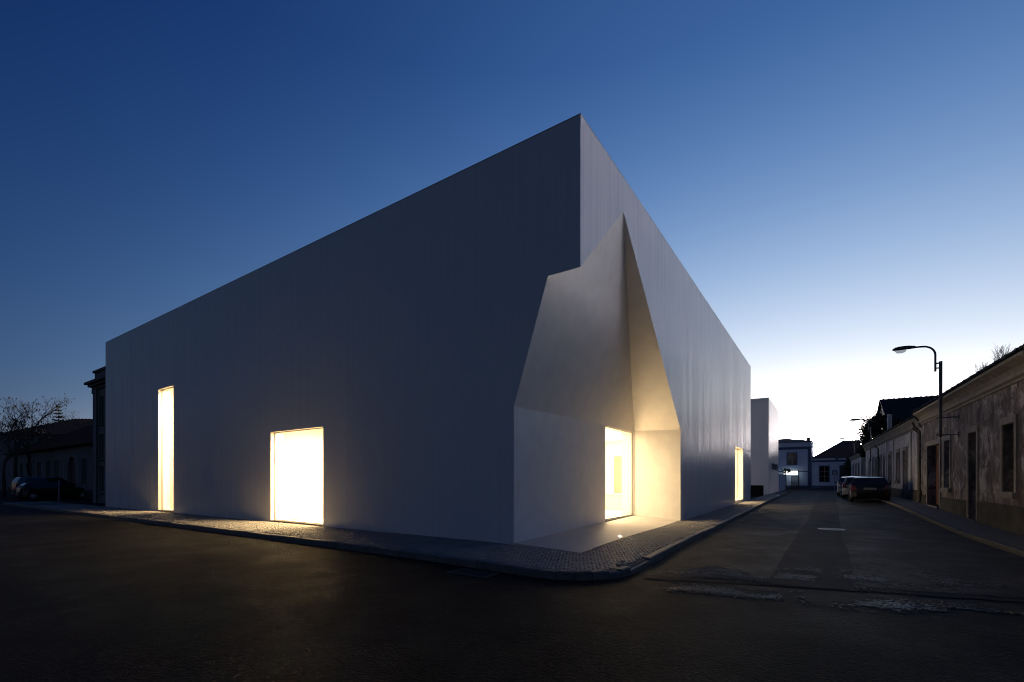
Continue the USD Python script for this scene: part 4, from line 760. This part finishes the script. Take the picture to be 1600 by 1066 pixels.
car('parked_car', 'tall dark grey car behind the black estate car', 4.3, 1.80, 1.90, 'car_dark_grey', 'van', (-40.9, 41.2, -.14), RZ + .05, 'cars parked by the tiled house')
car('parked_car', 'pale car cut by the left edge of the picture', 4.2, 1.75, 1.48, 'car_silver', 'hatch', (-43.5, 36.6, -.14), RZ, 'cars parked by the tiled house')

# ------------------------------------------------------------------ small things
ps = thing('grey_post', 'slim grey metal post in front of the black estate car', 'post', at(92, 35.6, -.14))
obj('pole', rod((0, 0, -.1), (0, 0, 1.62), .035, 10), 'galvanised', ps); obj('cap', lathe([(0, 1.66), (.042, 1.65), (.042, 1.60), (0, 1.60)], 10), 'dark_metal', ps); obj('base_plate', bx(-.1, .1, -.1, .1, .0, .02), 'galvanised', ps)
mc = thing('manhole_cover', 'round iron manhole cover in the dark road patch', 'manhole cover', (*W(*[float(v) for v in (np.array([9.98 - C0[0], 14.6 - C0[1]]) @ np.array([VX, UY]).T)])[:2], 0))
q = np.array([9.98, 14.6]) - C0; zl = RL(q @ VX, q @ UY) + .014; mc.GetAttribute('xformOp:translate').Set(Gf.Vec3d(9.98, 14.6, zl))
obj('cover', lathe([(0, 0), (.29, 0), (.29, .012), (0, .012)], 32), 'iron_cover', mc); obj('rim', lathe([(.30, 0), (.36, 0), (.36, .010), (.30, .010), (.30, 0)], 32), 'iron_cover', mc)
for a in range(-3, 4): obj('rib', bx(-.24 + abs(a) * .02, .24 - abs(a) * .02, a * .07 - .012, a * .07 + .012, .012, .017), 'iron_cover', mc)
dg = thing('drain_grate', 'dark iron drain grate in the gutter at the pavement corner', 'drain', W(-2.62, 0.75, RL(-2.62, .75) + .004), RZ)
obj('frame', cat_([bx(-.22, .22, -.42, -.38, 0, .014), bx(-.22, .22, .38, .42, 0, .014), bx(-.22, -.18, -.38, .38, 0, .014), bx(.18, .22, -.38, .38, 0, .014)]), 'dark_metal', dg); obj('pit', bx(-.18, .18, -.38, .38, .0, .003), 'void', dg)
for k_ in range(9): obj('bar', bx(-.18, .18, -.34 + k_ * .085 - .012, -.34 + k_ * .085 + .012, .003, .013), 'dark_metal', dg)
for i_, (a, b) in enumerate(((-2.05, -1.42), (-1.55, -1.32))):
    bs = thing('broken_stone', ('larger' if i_ == 0 else 'smaller') + ' loose stone chunk lying at the broken kerb corner', 'stone', W(-1.0 + i_ * .35, -1.25 + i_ * .1, float(Hp(-1.0, -1.2)) + .01), RZ + .6)
    rgs = np.random.default_rng(i_); pts = rgs.uniform(-1, 1, (14, 3)) * ((.17, .09, .035) if i_ == 0 else (.10, .06, .03)); obj('chunk', tm(m3.Manifold.hull_points(pts)), 'dark_stone', bs)
